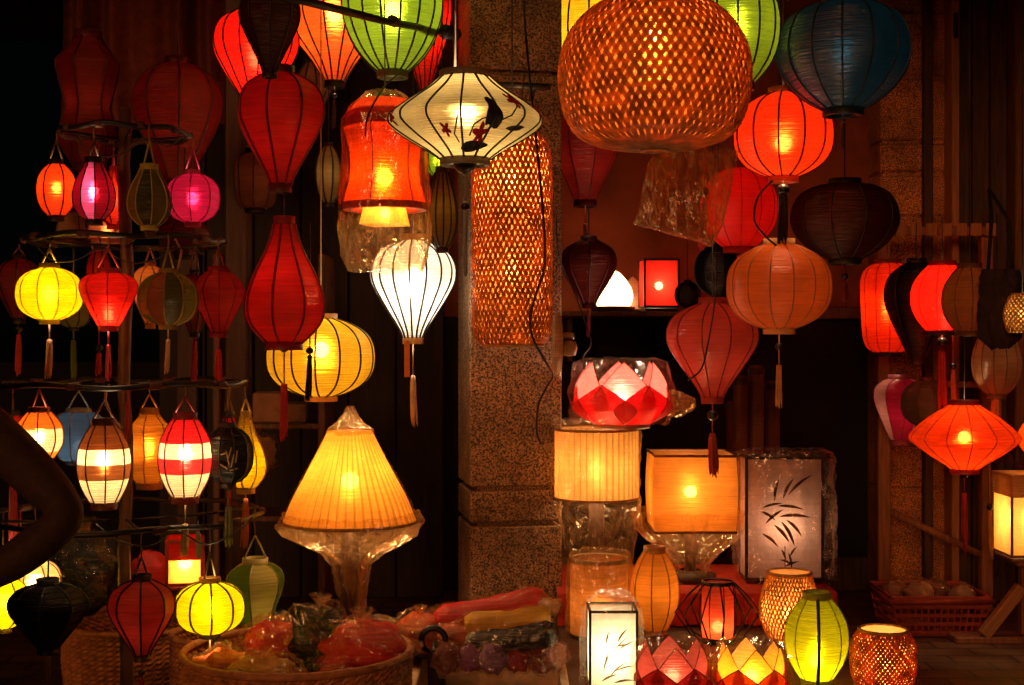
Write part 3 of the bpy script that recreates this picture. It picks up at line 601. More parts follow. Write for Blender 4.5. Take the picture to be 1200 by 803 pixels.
# plastic bag under the wicker ball
pb = thing('plastic_bag', 'crumpled clear plastic bag hanging under the round wicker lantern', 'plastic bag', (X(805, 2.95), 2.95, Z(290, 2.95)))
u = 2.95/F
def film_bag(name, outline, depth, parent, mat, seed):
    """flattened open bag: two film sheets joined at the sides, with long diagonal folds; outline rows are (z, x_left, x_right)"""
    V, Fc = [], []; nu = 44; rows = []
    for a, b in zip(outline, outline[1:]):
        for i in range(7): t = i/7; rows.append(tuple(a[q]+(b[q]-a[q])*t for q in range(3)))
    rows.append(outline[-1])
    for side in (-1, 1):
        for (z, xa, xb) in rows:
            for i in range(nu+1):
                u = i/nu; x = xa+(xb-xa)*u; p = Vector((x*22+z*9, side*3+seed, z*8-x*7))
                y = side*depth*math.sin(PI*u)**.6+.011*(ridged(p)*.8+ridged(p*2.3+Vector((4, 0, 0)))*.4)*math.sin(PI*u)**.5
                V.append((x, y, z+.004*mnoise.noise(p*1.4)))
    m = len(rows); k = m*(nu+1)
    for b in (0, k):
        for j in range(m-1):
            for i in range(nu): q = b+j*(nu+1)+i; Fc.append((q, q+1, q+nu+2, q+nu+1))
    return mesh(name, V, Fc, mat, parent, False)
film_bag('bag_film', [(114*u, -34*u, 62*u), (100*u, -46*u, 58*u), (70*u, -52*u, 52*u), (40*u, -58*u, 46*u), (26*u, -64*u, 42*u), (18*u, -30*u, 38*u), (8*u, 8*u, 34*u), (0, 26*u, 30*u)], .03, pb, cellophane((1, .78, .48), .30, 'bag', .12), 11)
t_ = thing('long_tassel', 'red tassel with black bead seen through the hanging plastic bag', 'tassel', (X(825, 3.3), 3.3, Z(292, 3.3)))
tassel(t_, Z(178, 3.3)-t_.location.z, Z(225, 3.3)-t_.location.z, Z(238, 3.3)-t_.location.z, 0, (.75, .05, .03), .012)
tube('string', [(0, 0, 116*u), (0, -.02, 126*u)], .0015, M_WIRE, pb)
# conical pleated lamp, left
def pleat(n, amp): return lambda a, z: 1+amp*(1 if round(a/(2*PI/n)) % 2 else -1)
d = 3.15; u = d/F
cn = thing('table_lamp', 'tall conical pleated amber lamp on dark stem, plastic tied round it', 'table lamp', (X(410, d), d, Z(742, d)), G_LAMP); zb = cn.location.z
shp = smoothstep_curve([(0, .33), (.25, .5), (.5, .68), (.75, .86), (1, 1)], 14)
zt, ze = Z(505, d)-zb, Z(611, d)-zb
V, Fc = lathe_geo([(zt+(ze-zt)*t, 77*u*r) for t, r in shp], 180, pleat(180, .012))
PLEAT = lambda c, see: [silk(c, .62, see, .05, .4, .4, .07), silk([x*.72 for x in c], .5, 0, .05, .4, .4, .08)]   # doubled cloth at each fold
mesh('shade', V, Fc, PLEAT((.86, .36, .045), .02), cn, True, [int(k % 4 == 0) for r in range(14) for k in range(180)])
lathe('shade_rim', [(ze+.003, 77*u*1.01), (ze-.004, 77*u*1.02), (ze-.004, 76*u), (ze+.003, 76*u)], 60, solid((.4, .2, .06), .5, name='trim'), cn)
tube('stem', [(0, 0, 0), (0, 0, ze+.01)], [.026, .018], M_DARKWOOD, cn, 12); lathe('base', [(0, .002), (0, .08), (.02, .08), (.035, .03)], 24, M_DARKWOOD, cn)
bulb(cn, (0, -.0, zt+(ze-zt)*.55), 3.0, (1, .62, .28), .02)
crumple('plastic_knot', [(Z(476, d)-zb, 3*u), (Z(486, d)-zb, 8*u), (Z(496, d)-zb, 16*u), (Z(502, d)-zb, 25*u), (Z(508, d)-zb, 29*u)], 18, cn, CELLO_M, .004, 5, 1, None, 2)
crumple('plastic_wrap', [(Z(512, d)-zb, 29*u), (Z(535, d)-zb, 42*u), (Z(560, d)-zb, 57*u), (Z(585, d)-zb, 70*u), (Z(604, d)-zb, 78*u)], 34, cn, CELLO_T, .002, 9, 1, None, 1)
crumple('plastic_skirt', [(Z(600, d)-zb, 77*u), (Z(614, d)-zb, 80*u), (Z(624, d)-zb, 74*u), (Z(634, d)-zb, 56*u), (Z(646, d)-zb, 32*u), (Z(660, d)-zb, 16*u), (Z(690, d)-zb, 13*u), (Z(716, d)-zb, 8*u)], 34, cn, CELLO_M, .015, 8, 1, None, 2, (.012, -.01))

# ------------------------------------------------------------------ wicker
def weave(parent, prof, M, turns, width, mat, th=.0012, name='weave'):
    """two families of crossing bamboo strips lying over one another on a surface of revolution"""
    V, Fc = [], []; n = len(prof)-1
    for s in (1, -1):
        for k in range(M):
            a0 = 2*PI*(k+random.uniform(-.08, .08))/M; base = len(V); wid = width*random.uniform(.84, 1.1); wob = random.uniform(0, 6); lift = random.uniform(-.0006, .0012)
            for i in range(n+1):
                z, r = prof[i]; a = a0+s*turns*2*PI*i/n+.007*math.sin(wob+i*.22)
                ro = r+s*.0012*math.cos(i*PI*1.0)*.6+lift
                z2, r2 = prof[min(i+1, n)]; z1, r1 = prof[max(i-1, 0)]
                dz, dr, da = z2-z1, r2-r1, s*turns*2*PI*((min(i+1, n)-max(i-1, 0))/n)*max(r, .01)
                L_ = math.sqrt(dz*dz+dr*dr+da*da) or 1
                # width direction: in the surface, across the strip
                m = math.sqrt(dz*dz+dr*dr) or 1; wt, ws = -m/L_, da/L_   # tangential, along-meridian
                for e in (-.5, .5):
                    at = e*wid*wt; al = e*wid*ws
                    rr_ = ro+al*dr/m; zz = z+al*dz/m; an = a+at/max(.01, r)
                    for q in (0, -th): V.append(((rr_+q)*math.cos(an), (rr_+q)*math.sin(an), zz))
            for i in range(n):
                b = base+i*4
                Fc += [(b, b+2, b+6, b+4), (b+1, b+5, b+7, b+3), (b, b+4, b+5, b+1), (b+2, b+3, b+7, b+6)]
    return mesh(name, V, Fc, mat, parent, False)
d = 2.7; u = d/F
wb = thing('wicker_lantern', 'big round woven bamboo lantern hanging top centre right', 'lantern', (X(767, d), d, Z(176, d)), G_HANG)
h = 184*u; R = 113*u
ctrl = [(0, .34), (.06, .55), (.15, .75), (.28, .91), (.42, .985), (.55, 1), (.7, .97), (.82, .90), (.91, .79), (.96, .62), (.99, .36), (1, .14)]
pr = [(h*(1-t), R*r) for t, r in smoothstep_curve(ctrl, 44)]
weave(wb, pr, 64, .165, .0098, bamboo((.95, .50, .18), .62), .0010)
lathe('lining', [(z+.012*max(0, 1-z/(.3*h)), max(.002, r-.012)) for z, r in pr], 56, silk((.84, .27, .04), .6, .02, .02, .4, 1.6, .3), wb)
for z, r in ((.001, .14*R), (h, .34*R)): tube('rim', [(r*math.cos(2*PI*i/48), r*math.sin(2*PI*i/48), z) for i in range(48)], .005, bamboo((.52, .27, .09), .1), wb, 7, True)
tube('cord', [(0, 0, h), (0, 0, TOPZ-wb.location.z)], .003, M_RIB, wb); bulb(wb, (.0, 0, h*.72), 6.2, (1, .62, .28), .016)
d = 3.3; u = d/F
wt = thing('wicker_lantern', 'tall cylindrical woven bamboo lantern hung against the pillar', 'lantern', (X(600, d), d, Z(405, d)), G_HANG)
h = 252*u; R = 47*u
ctrl = [(0, .6), (.04, .82), (.1, .95), (.2, 1), (.5, 1), (.85, 1), (.93, .97), (.97, .9), (1, .78)]
pr = [(h*(1-t), R*r) for t, r in smoothstep_curve(ctrl, 50)]
weave(wt, pr, 46, .42, .0070, bamboo((.92, .46, .15), .8), .0008)
lathe('paper_lining', [(z, r-.005) for z, r in pr], 40, silk((.85, .42, .13), .6, .02, .02, .5, .2), wt)
for z, r in ((0, .78*R), (h, .6*R)): tube('rim', [(r*math.cos(2*PI*i/40), r*math.sin(2*PI*i/40), z) for i in range(40)], .004, bamboo((.55, .28, .1), .1), wt, 7, True)
tube('cord', [(0, 0, h), (0, 0, TOPZ-wt.location.z)], .002, M_RIB, wt); bulb(wt, (0, 0, h*.78), 3.6, (1, .6, .25), .016)
bulb(wt, (0, 0, h*.35), 1.7, (1, .6, .25), .016)
# power cables
def cable(label, pts, d, r=.003):
    P = [PT(x, y, d+(q[2] if len(q) > 2 else 0)) for q in pts for x, y in [q[:2]]]
    sm = []
    for i in range(len(P)-1):
        p0, p1, p2, p3 = P[max(0, i-1)], P[i], P[i+1], P[min(len(P)-1, i+2)]
        for k in range(6):
            t = k/6; sm.append(.5*((2*p1)+(p2-p0)*t+(2*p0-5*p1+4*p2-p3)*t*t+(3*p1-p0-3*p2+p3)*t**3))
    sm.append(P[-1]); V, Fc = tube_geo(sm, r, 6)
    return tag(mesh('power_cable', V, Fc, M_RIB), label, 'cable')
cable('black power cable looping down the front of the granite pillar', [(612, -20, .25), (616, 40, .24), (622, 105, .12), (632, 200), (637, 260), (638, 310), (628, 345), (621, 375), (626, 400), (640, 425, .05), (648, 440, .12), (640, 455, .2), (631, 475, .23), (629, 505, .25), (634, 520, .26)], 3.17)
cable('thin black cord dangling in front of the red brown balloon lantern', [(840, 300), (838, 350), (830, 400), (822, 432), (806, 446)], 3.45, .0022)
cable('pale twisted wire hanging right of the pillar', [(652, 255), (655, 300), (672, 340), (690, 390), (692, 405), (683, 420), (688, 440)], 3.6, .002)
cable('black cable sagging between the green lantern and the bagged red one', [(470, 84, .16), (452, 100, .1), (440, 118, .04), (430, 140), (428, 160)], 3.05, .002)
cable('dark cable looping from the tan ball lantern to the orange red one', [(905, 212, -.05), (888, 232), (884, 258), (896, 276), (910, 288)], 3.18, .0025)
cable('thin cable drooping along the top ring of the rack', [(90, 160), (105, 178), (128, 184), (150, 176), (172, 162), (196, 172), (214, 160)], 2.9, .0018)
cable('thin cable drooping along the second ring of the rack', [(44, 290), (64, 306), (92, 304), (118, 292), (150, 308), (182, 304), (214, 290), (240, 300)], 2.84, .0018)
cable('thin cable drooping along the lowest ring of the rack', [(112, 614), (140, 634), (176, 640), (206, 622), (240, 638), (276, 624), (296, 606)], 2.74, .0018)
# lamp socket fixture at right of the pillar
fx = thing('wall_lamp', 'small pale disc shaped wall lamp with wooden knob on the pillar side', 'wall lamp', PT(650, 402, 3.5), 'fixtures')
del fx['group']
V, Fc = lathe_geo([(-.006, .02), (-.006, .07), (.006, .08), (.018, .07), (.022, .02)], 24, None, True)
V = [(v[2], v[1]*.5, v[0]) for v in V]; mesh('shade', V, Fc, silk((.85, .6, .36), .5), fx)
tube('arm', [(.02, 0, .018), (.05, 0, .018)], .009, M_PALEWOOD, fx, 10); V, Fc = lathe_geo([(-.02, .004), (-.018, .018), (0, .022), (.018, .018), (.02, .004)], 14, None, True)
mesh('knob', V, Fc, M_PALEWOOD, fx, loc=(.036, 0, -.014))

# ------------------------------------------------------------------ right half hanging lanterns
lantern('yellow lantern, lit, half hidden between pillar and wicker ball', 'dish', 693, -20, 112, 110, 4.0, (.9, .62, .05), 2.6, n=14, rr=.003, flat=.2)
lantern('apple green lantern, lit, behind the right side of wicker ball', 'tallround', 864, -34, 98, 98, 3.1, (.40, .50, .05), 1.3, n=12, rr=.0024, flat=.2, lc=(1, .82, .5))
lantern('big dark teal balloon lantern with a cool sheen', 'dish', 988, 6, 128, 155, 3.1, (.010, .055, .070), .12, n=14, rr=.0024, flat=.3, gloss=.16, rough=.28, fwd=.3, rib=(.008, .02, .025), lc=(.8, .95, 1), tas=((.05, .02, .02), 145, 150, 175, 5, (.06, .01, .02)))  # cool bulb added inside imitates the sheen of an outside lamp
lantern('orange red ball lantern with brown ribs, lit, below the teal one', 'round', 918, 110, 207, 115, 3.25, (.88, .085, .02), 2.6, n=12, rr=.0024, rib=(.10, .015, .01), flat=.2, cap=(.7, .12, .03), see=.04, by=.4, tas=((.03, .02, .02), 222, 228, 285, 14))
lantern('scarlet round lantern in shade beneath the orange red ball', 'tallround', 866, 198, 290, 90, 3.62, (.72, .025, .02), .55, n=12, rr=.0012, rib=(.4, .02, .01), tas=((.5, .03, .02), None, 300, 330, 8))
lantern('dark maroon lantern with an orange strip behind the tall wicker', 'cone_up', 686, 128, 236, 84, 3.95, (.28, .012, .010), .25, n=8, flat=.8, rr=.002, rib=(.1, .01, .01), tas=((.7, .22, .05), None, 262, 285, 7))
lantern('very dark red balloon lantern in front of the glowing shelf', 'balloon', 690, 282, 356, 64, 3.95, (.16, .008, .008), .05, n=8, flat=.8, rr=.003, rib=(.05, .004, .004), tas=((.3, .05, .02), None, 366, 395, 5))
lantern('small black lantern right of the red square lamp', 'round', 842, 288, 346, 56, 3.98, (.010, .010, .010), 0, n=8, rr=.002)
lantern('second tiny black lantern lower beside the red square lamp', 'round', 806, 331, 360, 30, 4.4, (.012, .012, .012), 0, n=8, rr=.002, hang=Z(280, 4.4))
lantern('tan ball lantern with pleats, dimly lit, right of centre', 'round', 913, 287, 385, 121, 3.3, (.74, .22, .05), .38, n=14, rr=.0016, rib=(.35, .12, .04), flat=.4, cap=(.7, .34, .12), tas=((.75, .3, .10), 406, 428, 478, 9, (.02, .01, .01)), by=.6)
lantern('brick red balloon lantern, dim, above the square lamp', 'balloon', 835, 356, 466, 107, 3.6, (.48, .045, .030), .28, n=10, rr=.0018, rib=(.2, .02, .015), flat=.5, cap=(.35, .05, .03), tas=((.5, .08, .04), 487, 508, 560, 13))
lantern('very dark lantern, unlit, below the teal balloon', 'dish', 990, 216, 304, 124, 3.6, (.11, .012, .009), 0, n=10, rr=.002, tas=((.2, .02, .02), 324, 330, 355, 8))
# ------------------------------------------------------------------ shelf on back wall
sh = thing('wall_shelf', 'dark wooden shelf holding the glowing stone lamp', 'shelf', PT(735, 366, 5.45))
d = 5.45; xm = X(735, d); zz = Z(366, d)
box('board', X(655, d)-xm, X(905, d)-xm, -.18, .34, -.02, 0, M_WOOD, sh); 
for px in (668, 800): box('bracket', X(px, d)-xm-.012, X(px, d)-xm+.012, .02, .34, -.2, -.021, M_DARKWOOD, sh)
d = 5.4
rs = random.Random(4)
sp = thing('stone_lamp', 'white hot glowing stone lamp with pointed top on the wall shelf', 'lamp', (X(719, d), d, zz), G_LAMP)
ctrl = [(0, .06), (.04, .24), (.14, .46), (.32, .72), (.55, .95), (.72, 1), (.9, .93), (1, .8)]
V, Fc = lathe_geo([(43*d/F*(1-t)+.02, 23*d/F*r) for t, r in smoothstep_curve(ctrl, 16)], 22, None, True)
V = [(v[0]*rs.uniform(.98, 1.02), v[1]*rs.uniform(.98, 1.02), v[2]) for v in V]
mesh('stone', V, Fc, silk((.95, .78, .55), .7, .05), sp); lathe('base', [(0, .02), (0, .085), (.02, .085), (.022, .06)], 20, M_DARKWOOD, sp); bulb(sp, (0, 0, .07), 3.0, (1, .72, .42), .02)
sp2 = thing('stone_lamp', 'dim rosy stone lamp between the white one and red square lamp', 'lamp', (X(744, d), d+.1, zz), G_LAMP)
V, Fc = lathe_geo([(40*d/F*(1-t)+.01, 13*d/F*r) for t, r in smoothstep_curve(ctrl, 9)], 12, None, True); mesh('stone', V, Fc, silk((.8, .4, .25), .6), sp2, False); bulb(sp2, (0, 0, .04), .1); lathe('base', [(0, .01), (0, .05), (.012, .05), (.014, .03)], 16, M_DARKWOOD, sp2)
def box_lamp(label, px, top, bot, w, d, col, power, depth=None, base=.02, see=.05, lc=WARM, rotz=0, framec=BLACK, bulge=0, group=G_LAMP, bar=.004, by=.45, z0=None, trans=.65, name='box_lamp', cat='lamp', fwd=.14):
    zb = Z(bot, d) if z0 is None else z0; h = Z(top, d)-zb; hw_ = w/2*d/F; dp = depth or hw_
    r = thing(name, label, cat, (X(px, d), d, zb), group, rotz)
    for i, (sx, sy) in enumerate(((-1, -1), (1, -1), (1, 1), (-1, 1))): box('corner_bar', sx*hw_-bar, sx*hw_+bar, sy*dp-bar, sy*dp+bar, base, h, solid(framec, .5, name='frame'), r, .001)
    b0 = [(-hw_, -dp, base+.002), (hw_, -dp, base+.002), (hw_, dp, base+.002), (-hw_, dp, base+.002)]
    m = silk(col, trans, see, .06, .3, .5, fwd)
    quads = [((-hw_+bar, -dp), (hw_-bar, -dp)), ((hw_, -dp+bar), (hw_, dp-bar)), ((hw_-bar, dp), (-hw_+bar, dp)), ((-hw_, dp-bar), (-hw_, -dp+bar))]
    for a, b in quads: mesh('panel', [(a[0], a[1], base+.004), (b[0], b[1], base+.004), (b[0], b[1], h-.004), (a[0], a[1], h-.004)], [(0, 1, 2, 3)], m, r, False)
    for z in (base, h):
        P = [join([box_geo(-hw_-bar, hw_+bar, s*dp-bar*.9, s*dp+bar*.9, z-bar, z+bar, .001) for s in (-1, 1)]+[box_geo(s*hw_-bar*.9, s*hw_+bar*.9, -dp+bar, dp-bar, z-bar*.95, z+bar*.95, .001) for s in (-1, 1)])]
        mesh('edge_frame', *P[0], solid(framec, .5, name='frame'), r, False)
    box('base', -hw_, hw_, -dp, dp, 0, base-bar-.001, solid(framec, .5, name='frame'), r)
    if power: bulb(r, (0, 0, base+(h-base)*by), power, lc, .016)
    return r, h
box_lamp('glowing red square lamp with dark frame on the wall shelf', 772, 305, 360, 40, 5.4, (.85, .03, .02), 1.6, .05, .02, .09, rotz=.12, z0=zz)

# ------------------------------------------------------------------ right wooden rack
sr = thing('wooden_rack', 'reddish slatted wooden rack at right holding lanterns on its rail', 'display rack', (X(1100, 5.3), 5.3, FZ))
d = 5.3; xm = X(1100, d); M_RACK = solid((.24, .10, .045), .55, 0, 14, .6, 1.3, .3, (6, 6, .6), name='rack_wood')
zr = Z(262, d)-FZ
box('top_rail', X(1030, d)-xm, X(1166, d)-xm, -.012, .012, Z(276, d)-FZ, zr-.012, M_RACK, sr)
for i in range(8): box('slat_block', X(1031+i*17.5, d)-xm, X(1044+i*17.5, d)-xm, -.02, -.0125, Z(277, d)-FZ, zr, M_TRIM, sr)
box('post', X(1030, d)-xm, X(1045, d)-xm, .0125, .06, 0, Z(276, d)-FZ, M_RACK, sr); box('post', X(1152, d)-xm, X(1166, d)-xm, .0125, .06, 0, Z(276, d)-FZ, M_RACK, sr)
box('lower_rail', X(1045, d)-xm, X(1152, d)-xm, .02, .05, Z(455, d)-FZ, Z(447, d)-FZ, M_RACK, sr)
tube('brace', [(X(1045, d)-xm, .035, Z(600, d)-FZ), (X(1160, d)-xm, .035, Z(655, d)-FZ)], .018, M_RACK, sr, 4)
rz = Z(270, 5.3)
def rl(label, kind, px, top, bot, w, d, col, lit=0, **kw):
    kw.setdefault('hang', rz); kw.setdefault('n', 12); kw.setdefault('rr', .0016); kw.setdefault('group', G_RIGHT)
    return lantern(label, kind, px, top, bot, w, d, col, lit, **kw)
rl('orange red capsule lantern, lit, left end of side rack', 'capsule', 1040, 309, 413, 62, 5.12, (.88, .07, .015), 2.4, rib=(.6, .05, .02), cap=(.4, .05, .03), flat=.1, thread=1.5, capb=BLACK)
rl('black balloon lantern, unlit, hanging on the side rack', 'balloon', 1074, 308, 422, 74, 4.96, (.014, .011, .010), 0, rib=(.02, .015, .012), n=8, gloss=.12)
rl('plain bright red lantern beside the black balloon one', 'barrel', 1104, 311, 388, 72, 4.75, (.86, .03, .018), 1.9, rib=(.45, .02, .015), n=10, flat=.2, capb=BLACK, tas=((.6, .04, .02), 401, 412, 480, 13), fwd=.02)
rl('brown half seen lantern right of plain red one', 'barrel', 1136, 314, 389, 64, 4.48, (.36, .12, .035), .35, rib=(.15, .05, .02), n=10, hang=TOPZ)
rl('long pale brown lantern hanging low near right edge', 'drop', 1168, 372, 462, 56, 4.62, (.42, .17, .07), .15, rib=(.2, .08, .03), tas=((.6, .27, .10), None, 464, 503, 15))
rl('magenta lantern, dim, on lower rail of side rack', 'bulb', 1054, 444, 516, 60, 5.12, (.5, .03, .12), .5, rib=(.3, .06, .1), n=8, hang=Z(448, 5.3), panels=[(.45, .02, .09), (.45, .02, .09), (.6, .3, .3)])
rl('brown straw lantern, unlit, beside the magenta one', 'round', 1086, 446, 500, 58, 4.98, (.16, .06, .025), .1, rib=(.08, .03, .015), n=10, hang=Z(448, 5.3))
rl('large orange red spindle lantern, brightly lit, lower right', 'lens', 1130, 474, 550, 126, 4.6, (.90, .11, .02), 3.0, rib=(.5, .06, .02), n=14, hang=Z(330, 4.6), thread=1.6, see=.05, flat=.1, tas=((.6, .05, .03), 556, 578, 648, 9), cap=(.3, .03, .02))
rl('orange lantern cut by right edge beside the big spindle', 'saucer', 1222, 476, 546, 60, 4.85, (.88, .16, .03), 2.0, rib=(.5, .06, .02), n=8, hang=TOPZ)
lbag = thing('cloth_bag', 'dark brown cloth bag with handles hanging near the right edge', 'bag', (X(1172, 4.4), 4.4, Z(408, 4.4)))
u = 4.4/F
crumple('pouch', [(92*u, 20*u), (70*u, 26*u), (40*u, 27*u), (12*u, 24*u), (0, 12*u)], 20, lbag, solid((.03, .014, .012), .85, 0, 40, .6, 1.3, .2, name='brown_cloth'), .008, 21, .5, None, 2, (0, 0), True)
for s in (-1, 1): tube('strap', [(s*14*u, 0, 92*u), (s*10*u, 0, 150*u), (0, .1, 190*u)], .006, M_BLACKCLOTH, lbag)
d = 4.3; u = d/F
ww = thing('wicker_lantern', 'small yellow woven bamboo lantern, lit, cut by right edge', 'lantern', (X(1198, d), d, Z(390, d)), G_RIGHT)
pr = [(46*u*(1-t), 21*u*r) for t, r in smoothstep_curve([(0, .55), (.1, .75), (.4, .98), (.6, 1), (.9, .86), (1, .75)], 18)]
weave(ww, pr, 22, .35, .006, bamboo((.7, .42, .12), .5)); lathe('paper_lining', [(z, r-.004) for z, r in pr], 28, silk((.9, .6, .2), .6), ww); bulb(ww, (0, 0, 23*u), .3, WARM, .012)
tube('cord', [(0, 0, 46*u), (0, 0, TOPZ-ww.location.z)], .002, M_RIB, ww)
for px, y0, y1, c, lab in ((1160, 560, 655, (.75, .36, .12), 'pale tan tassel hanging alone near the lower right edge'), (1117, 395, 478, (.72, .16, .05), 'orange tassel strip hanging below the plain red rack lantern')):
    t_ = thing('long_tassel', lab, 'tassel', (X(px, 4.75), 4.75, Z(y1, 4.75)), None)
    tassel(t_, Z(y0-40, 4.75)-t_.location.z, Z(y0+34, 4.75)-t_.location.z, Z(y0+38, 4.75)-t_.location.z, 0, c, .012)
# ------------------------------------------------------------------ stand with box lamp, right edge
st = thing('wooden_stand', 'small sawn timber stand with angled brace at right edge', 'stand', (X(1175, 4.8), 4.8, FZ))
u = 4.8/F
box('foot', -60*u, 60*u, -.05, .05, 0, 8*u, M_RACK, st); box('post', 20*u, 34*u, -.02, .02, 8*u+.001, 92*u, M_RACK, st); box('platform', 6*u, 60*u, -.1, .1, 92*u+.001, 97*u, M_RACK, st)
V, Fc = box_geo(-.02, .02, -.018, .018, 0, 72*u, .003); o = mesh('brace', V, Fc, M_TRIM, st, False, loc=(-26*u, -.03, 9*u)); o.rotation_euler = (0, math.radians(38), 0)
bl, hh = box_lamp('amber box lamp with paler cap on the timber stand', 1206, 556, 664, 62, 4.8, (.9, .55, .14), 2.4, .09, .02, .03, framec=(.25, .12, .04), name='box_lamp', z0=FZ+97*u)
box('lid_band', -33*u, 33*u, -.1, .1, hh-24*u, hh-.002+.008, silk((.85, .6, .3), .5), bl)
for px, py in ((1168, 534), (1180, 532), (1192, 545)):
    o = thing('dried_pod', 'black round pod sticking up behind the amber box lamp', 'pod', PT(px, py+28, 4.95), 'black pods behind the amber lamp'); ru = 8*4.95/F
    V, Fc = lathe_geo([(.085-ru+ru*math.cos(PI*k/8)*1.4, max(.001, ru*math.sin(PI*k/8))) for k in range(9)], 12); mesh('head', V, Fc, M_BLACKCLOTH, o)
    tube('stalk', [(0, 0, -.35), (0, 0, .06)], .006, M_BLACKCLOTH, o)
# plastic basket of goods
bk = thing('plastic_basket', 'red plastic basket piled with wrapped goods on the floor', 'basket', (X(1088, 5.0), 5.0, FZ))
u = 5.0/F; W0, D0, hB = 56*u, .16, 42*u
mB = solid((.30, .05, .03), .45, name='red_plastic'); parts = []
for t in (0, .25, .5, .75, 1):
    q = .86+.14*t; z = .01+hB*t*.96
    parts += [box_geo(-W0*q, W0*q, s*D0*q-.005, s*D0*q+.005, z, z+.014, .002) for s in (-1, 1)]+[box_geo(s*W0*q-.005, s*W0*q+.005, -D0*q+.006, D0*q-.006, z+.001, z+.013, .002) for s in (-1, 1)]
for i in range(15):
    x = -W0*.86+W0*1.72*i/14
    for s in (-1, 1): parts.append(tube_geo([(x, s*D0*.87, .012), (x*1.14, s*D0, hB)], .004, 4))
parts.append(box_geo(-W0*.85, W0*.85, -D0*.85, D0*.85, .002, .012))
V, Fc = join(parts); mesh('lattice', V, Fc, mB, bk, False); tube('rim', [(W0*1.03, -D0*1.05, hB), (W0*1.03, D0*1.05, hB), (-W0*1.03, D0*1.05, hB), (-W0*1.03, -D0*1.05, hB)], .009, mB, bk, 6, True)
def blob_geo(r, seed, amp=.35, sc=(1, 1, 1), nu=16, nv=10, fr=2.2):
    V, Fc = [], []
    for i in range(nv+1):
        th = PI*i/nv
        for k in range(nu):
            a = 2*PI*k/nu; p = Vector((math.sin(th)*math.cos(a), math.sin(th)*math.sin(a), math.cos(th)))
            q = r*(1+amp*mnoise.noise(p*fr+Vector((seed*3.1, seed*1.7, 0)))+amp*.35*mnoise.noise(p*fr*3+Vector((seed, 0, seed*2.3))))
            V.append((p.x*q*sc[0], p.y*q*sc[1], p.z*q*sc[2]))
    for i in range(nv):
        for k in range(nu): Fc.append((i*nu+k, (i+1)*nu+k, (i+1)*nu+(k+1) % nu, i*nu+(k+1) % nu))
    return V, Fc
def bundle(label, pos, r, col, seed, sc=(1, 1, .8), group='plastic wrapped lanterns in the woven basket', wrap=True, name='wrapped_lantern', tie=True):
    o = thing(name, label, 'wrapped bundle', pos, group)
    V, Fc = blob_geo(r*.88, seed, .35, sc); V = [(v[0], v[1], v[2]+r*sc[2]*.9) for v in V]
    mesh('folded_silk', V, Fc, silk([min(.95, x*1.35) for x in col], .05, 0, .08, .4, .8, 0), o)
    if wrap:
        V, Fc = blob_geo(r, seed, .3, sc, 54, 30, 2.2); W_ = []
        for v in V:
            p = Vector(v)/r+Vector((seed, 0, 0)); f = 1+.10*(ridged(p*1.6)*.8+ridged(p*3.7)*.5+ridged(p*7.5)*.25-.4); W_.append((v[0]*f, v[1]*f, v[2]*f+r*sc[2]*.9))
        V = W_
        mesh('plastic_wrap', V, Fc, cellophane((1, .95, .86), .04, 'packet', .11), o, False)
        if tie: crumple('tied_end', [(r*sc[2]*1.75, r*.12), (r*sc[2]*1.9, r*.1), (r*sc[2]*2.15, r*.3)], 12, o, CELLO_M, r*.06, seed)
    return o
for i, (px, c, r, lb) in enumerate(((1052, (.25, .12, .08), 17, 'brown'), (1074, (.35, .22, .16), 19, 'beige'), (1100, (.16, .06, .05), 18, 'dark red'), (1124, (.28, .2, .15), 16, 'greyish'))):
    bundle('small %s wrapped item in the red plastic basket' % lb, (X(px, 5.0), 5.0+.04*(-1)**i, FZ+hB*.72), r*u, c, i+30, group='goods in the red plastic basket')
# standing rolls and black cloth behind right table
for i, (px, t_, w_, c) in enumerate(((868, 440, 17, (.22, .08, .05)), (886, 428, 18, (.30, .13, .08)), (905, 446, 17, (.20, .06, .04)), (858, 470, 14, (.14, .04, .03)))):
    d = 4.5+.08*i; o = thing('lamp_roll', ['slim dark red upright roll behind the picture lamp', 'tallest beige upright roll behind the picture lamp', 'brown upright roll at the right end of the group', 'shortest dark upright roll behind the square lamp'][i], 'roll', (X(px, d), d, FZ), 'upright rolls behind the table')
    h = Z(t_, d)-FZ; rr_ = w_/2*d/F
    V, Fc = lathe_geo([(0, rr_), (h*.5, rr_*1.03), (h*.97, rr_), (h, rr_*.9)], 20, lambda a, z: 1+.03*math.cos(10*a), True); mesh('tube', V, Fc, silk(c, .2, 0, .05, .5, .8, 0), o); lathe('end_band', [(h-.03, rr_*1.08), (h-.01, rr_*1.08), (h-.01, rr_*.9)], 20, M_DARKWOOD, o)
# ------------------------------------------------------------------ display table and step
TZ = .565
tb = thing('display_table', 'dark wooden display table carrying the lit table lamps', 'table', (X(860, 3.2), 3.2, FZ)); xm = tb.location.x
box('table_top', X(664, 2.9)-xm, X(1092, 2.9)-xm, 2.62-3.2, 4.0-3.2, TZ-FZ-.035, TZ-FZ, M_DARKWOOD, tb, .006)
box('shelf_edge', X(668, 2.9)-xm, X(683, 2.9)-xm, 2.60-3.2, 2.619-3.2, TZ-FZ-.09, TZ-FZ+.005, M_WOOD, tb)
for sx in (X(690, 2.9), X(1070, 2.9)):
    for y in (2.70, 3.92): box('leg', sx-xm-.025, sx-xm+.025, y-3.2-.025, y-3.2+.025, -FZ if y < 3.35 else 0, TZ-FZ-.036, M_DARKWOOD, tb)
sp = thing('display_step', 'low step covered with red cloth on the display table', 'step', (X(800, 3.75), 3.75, TZ)); SZ = .652
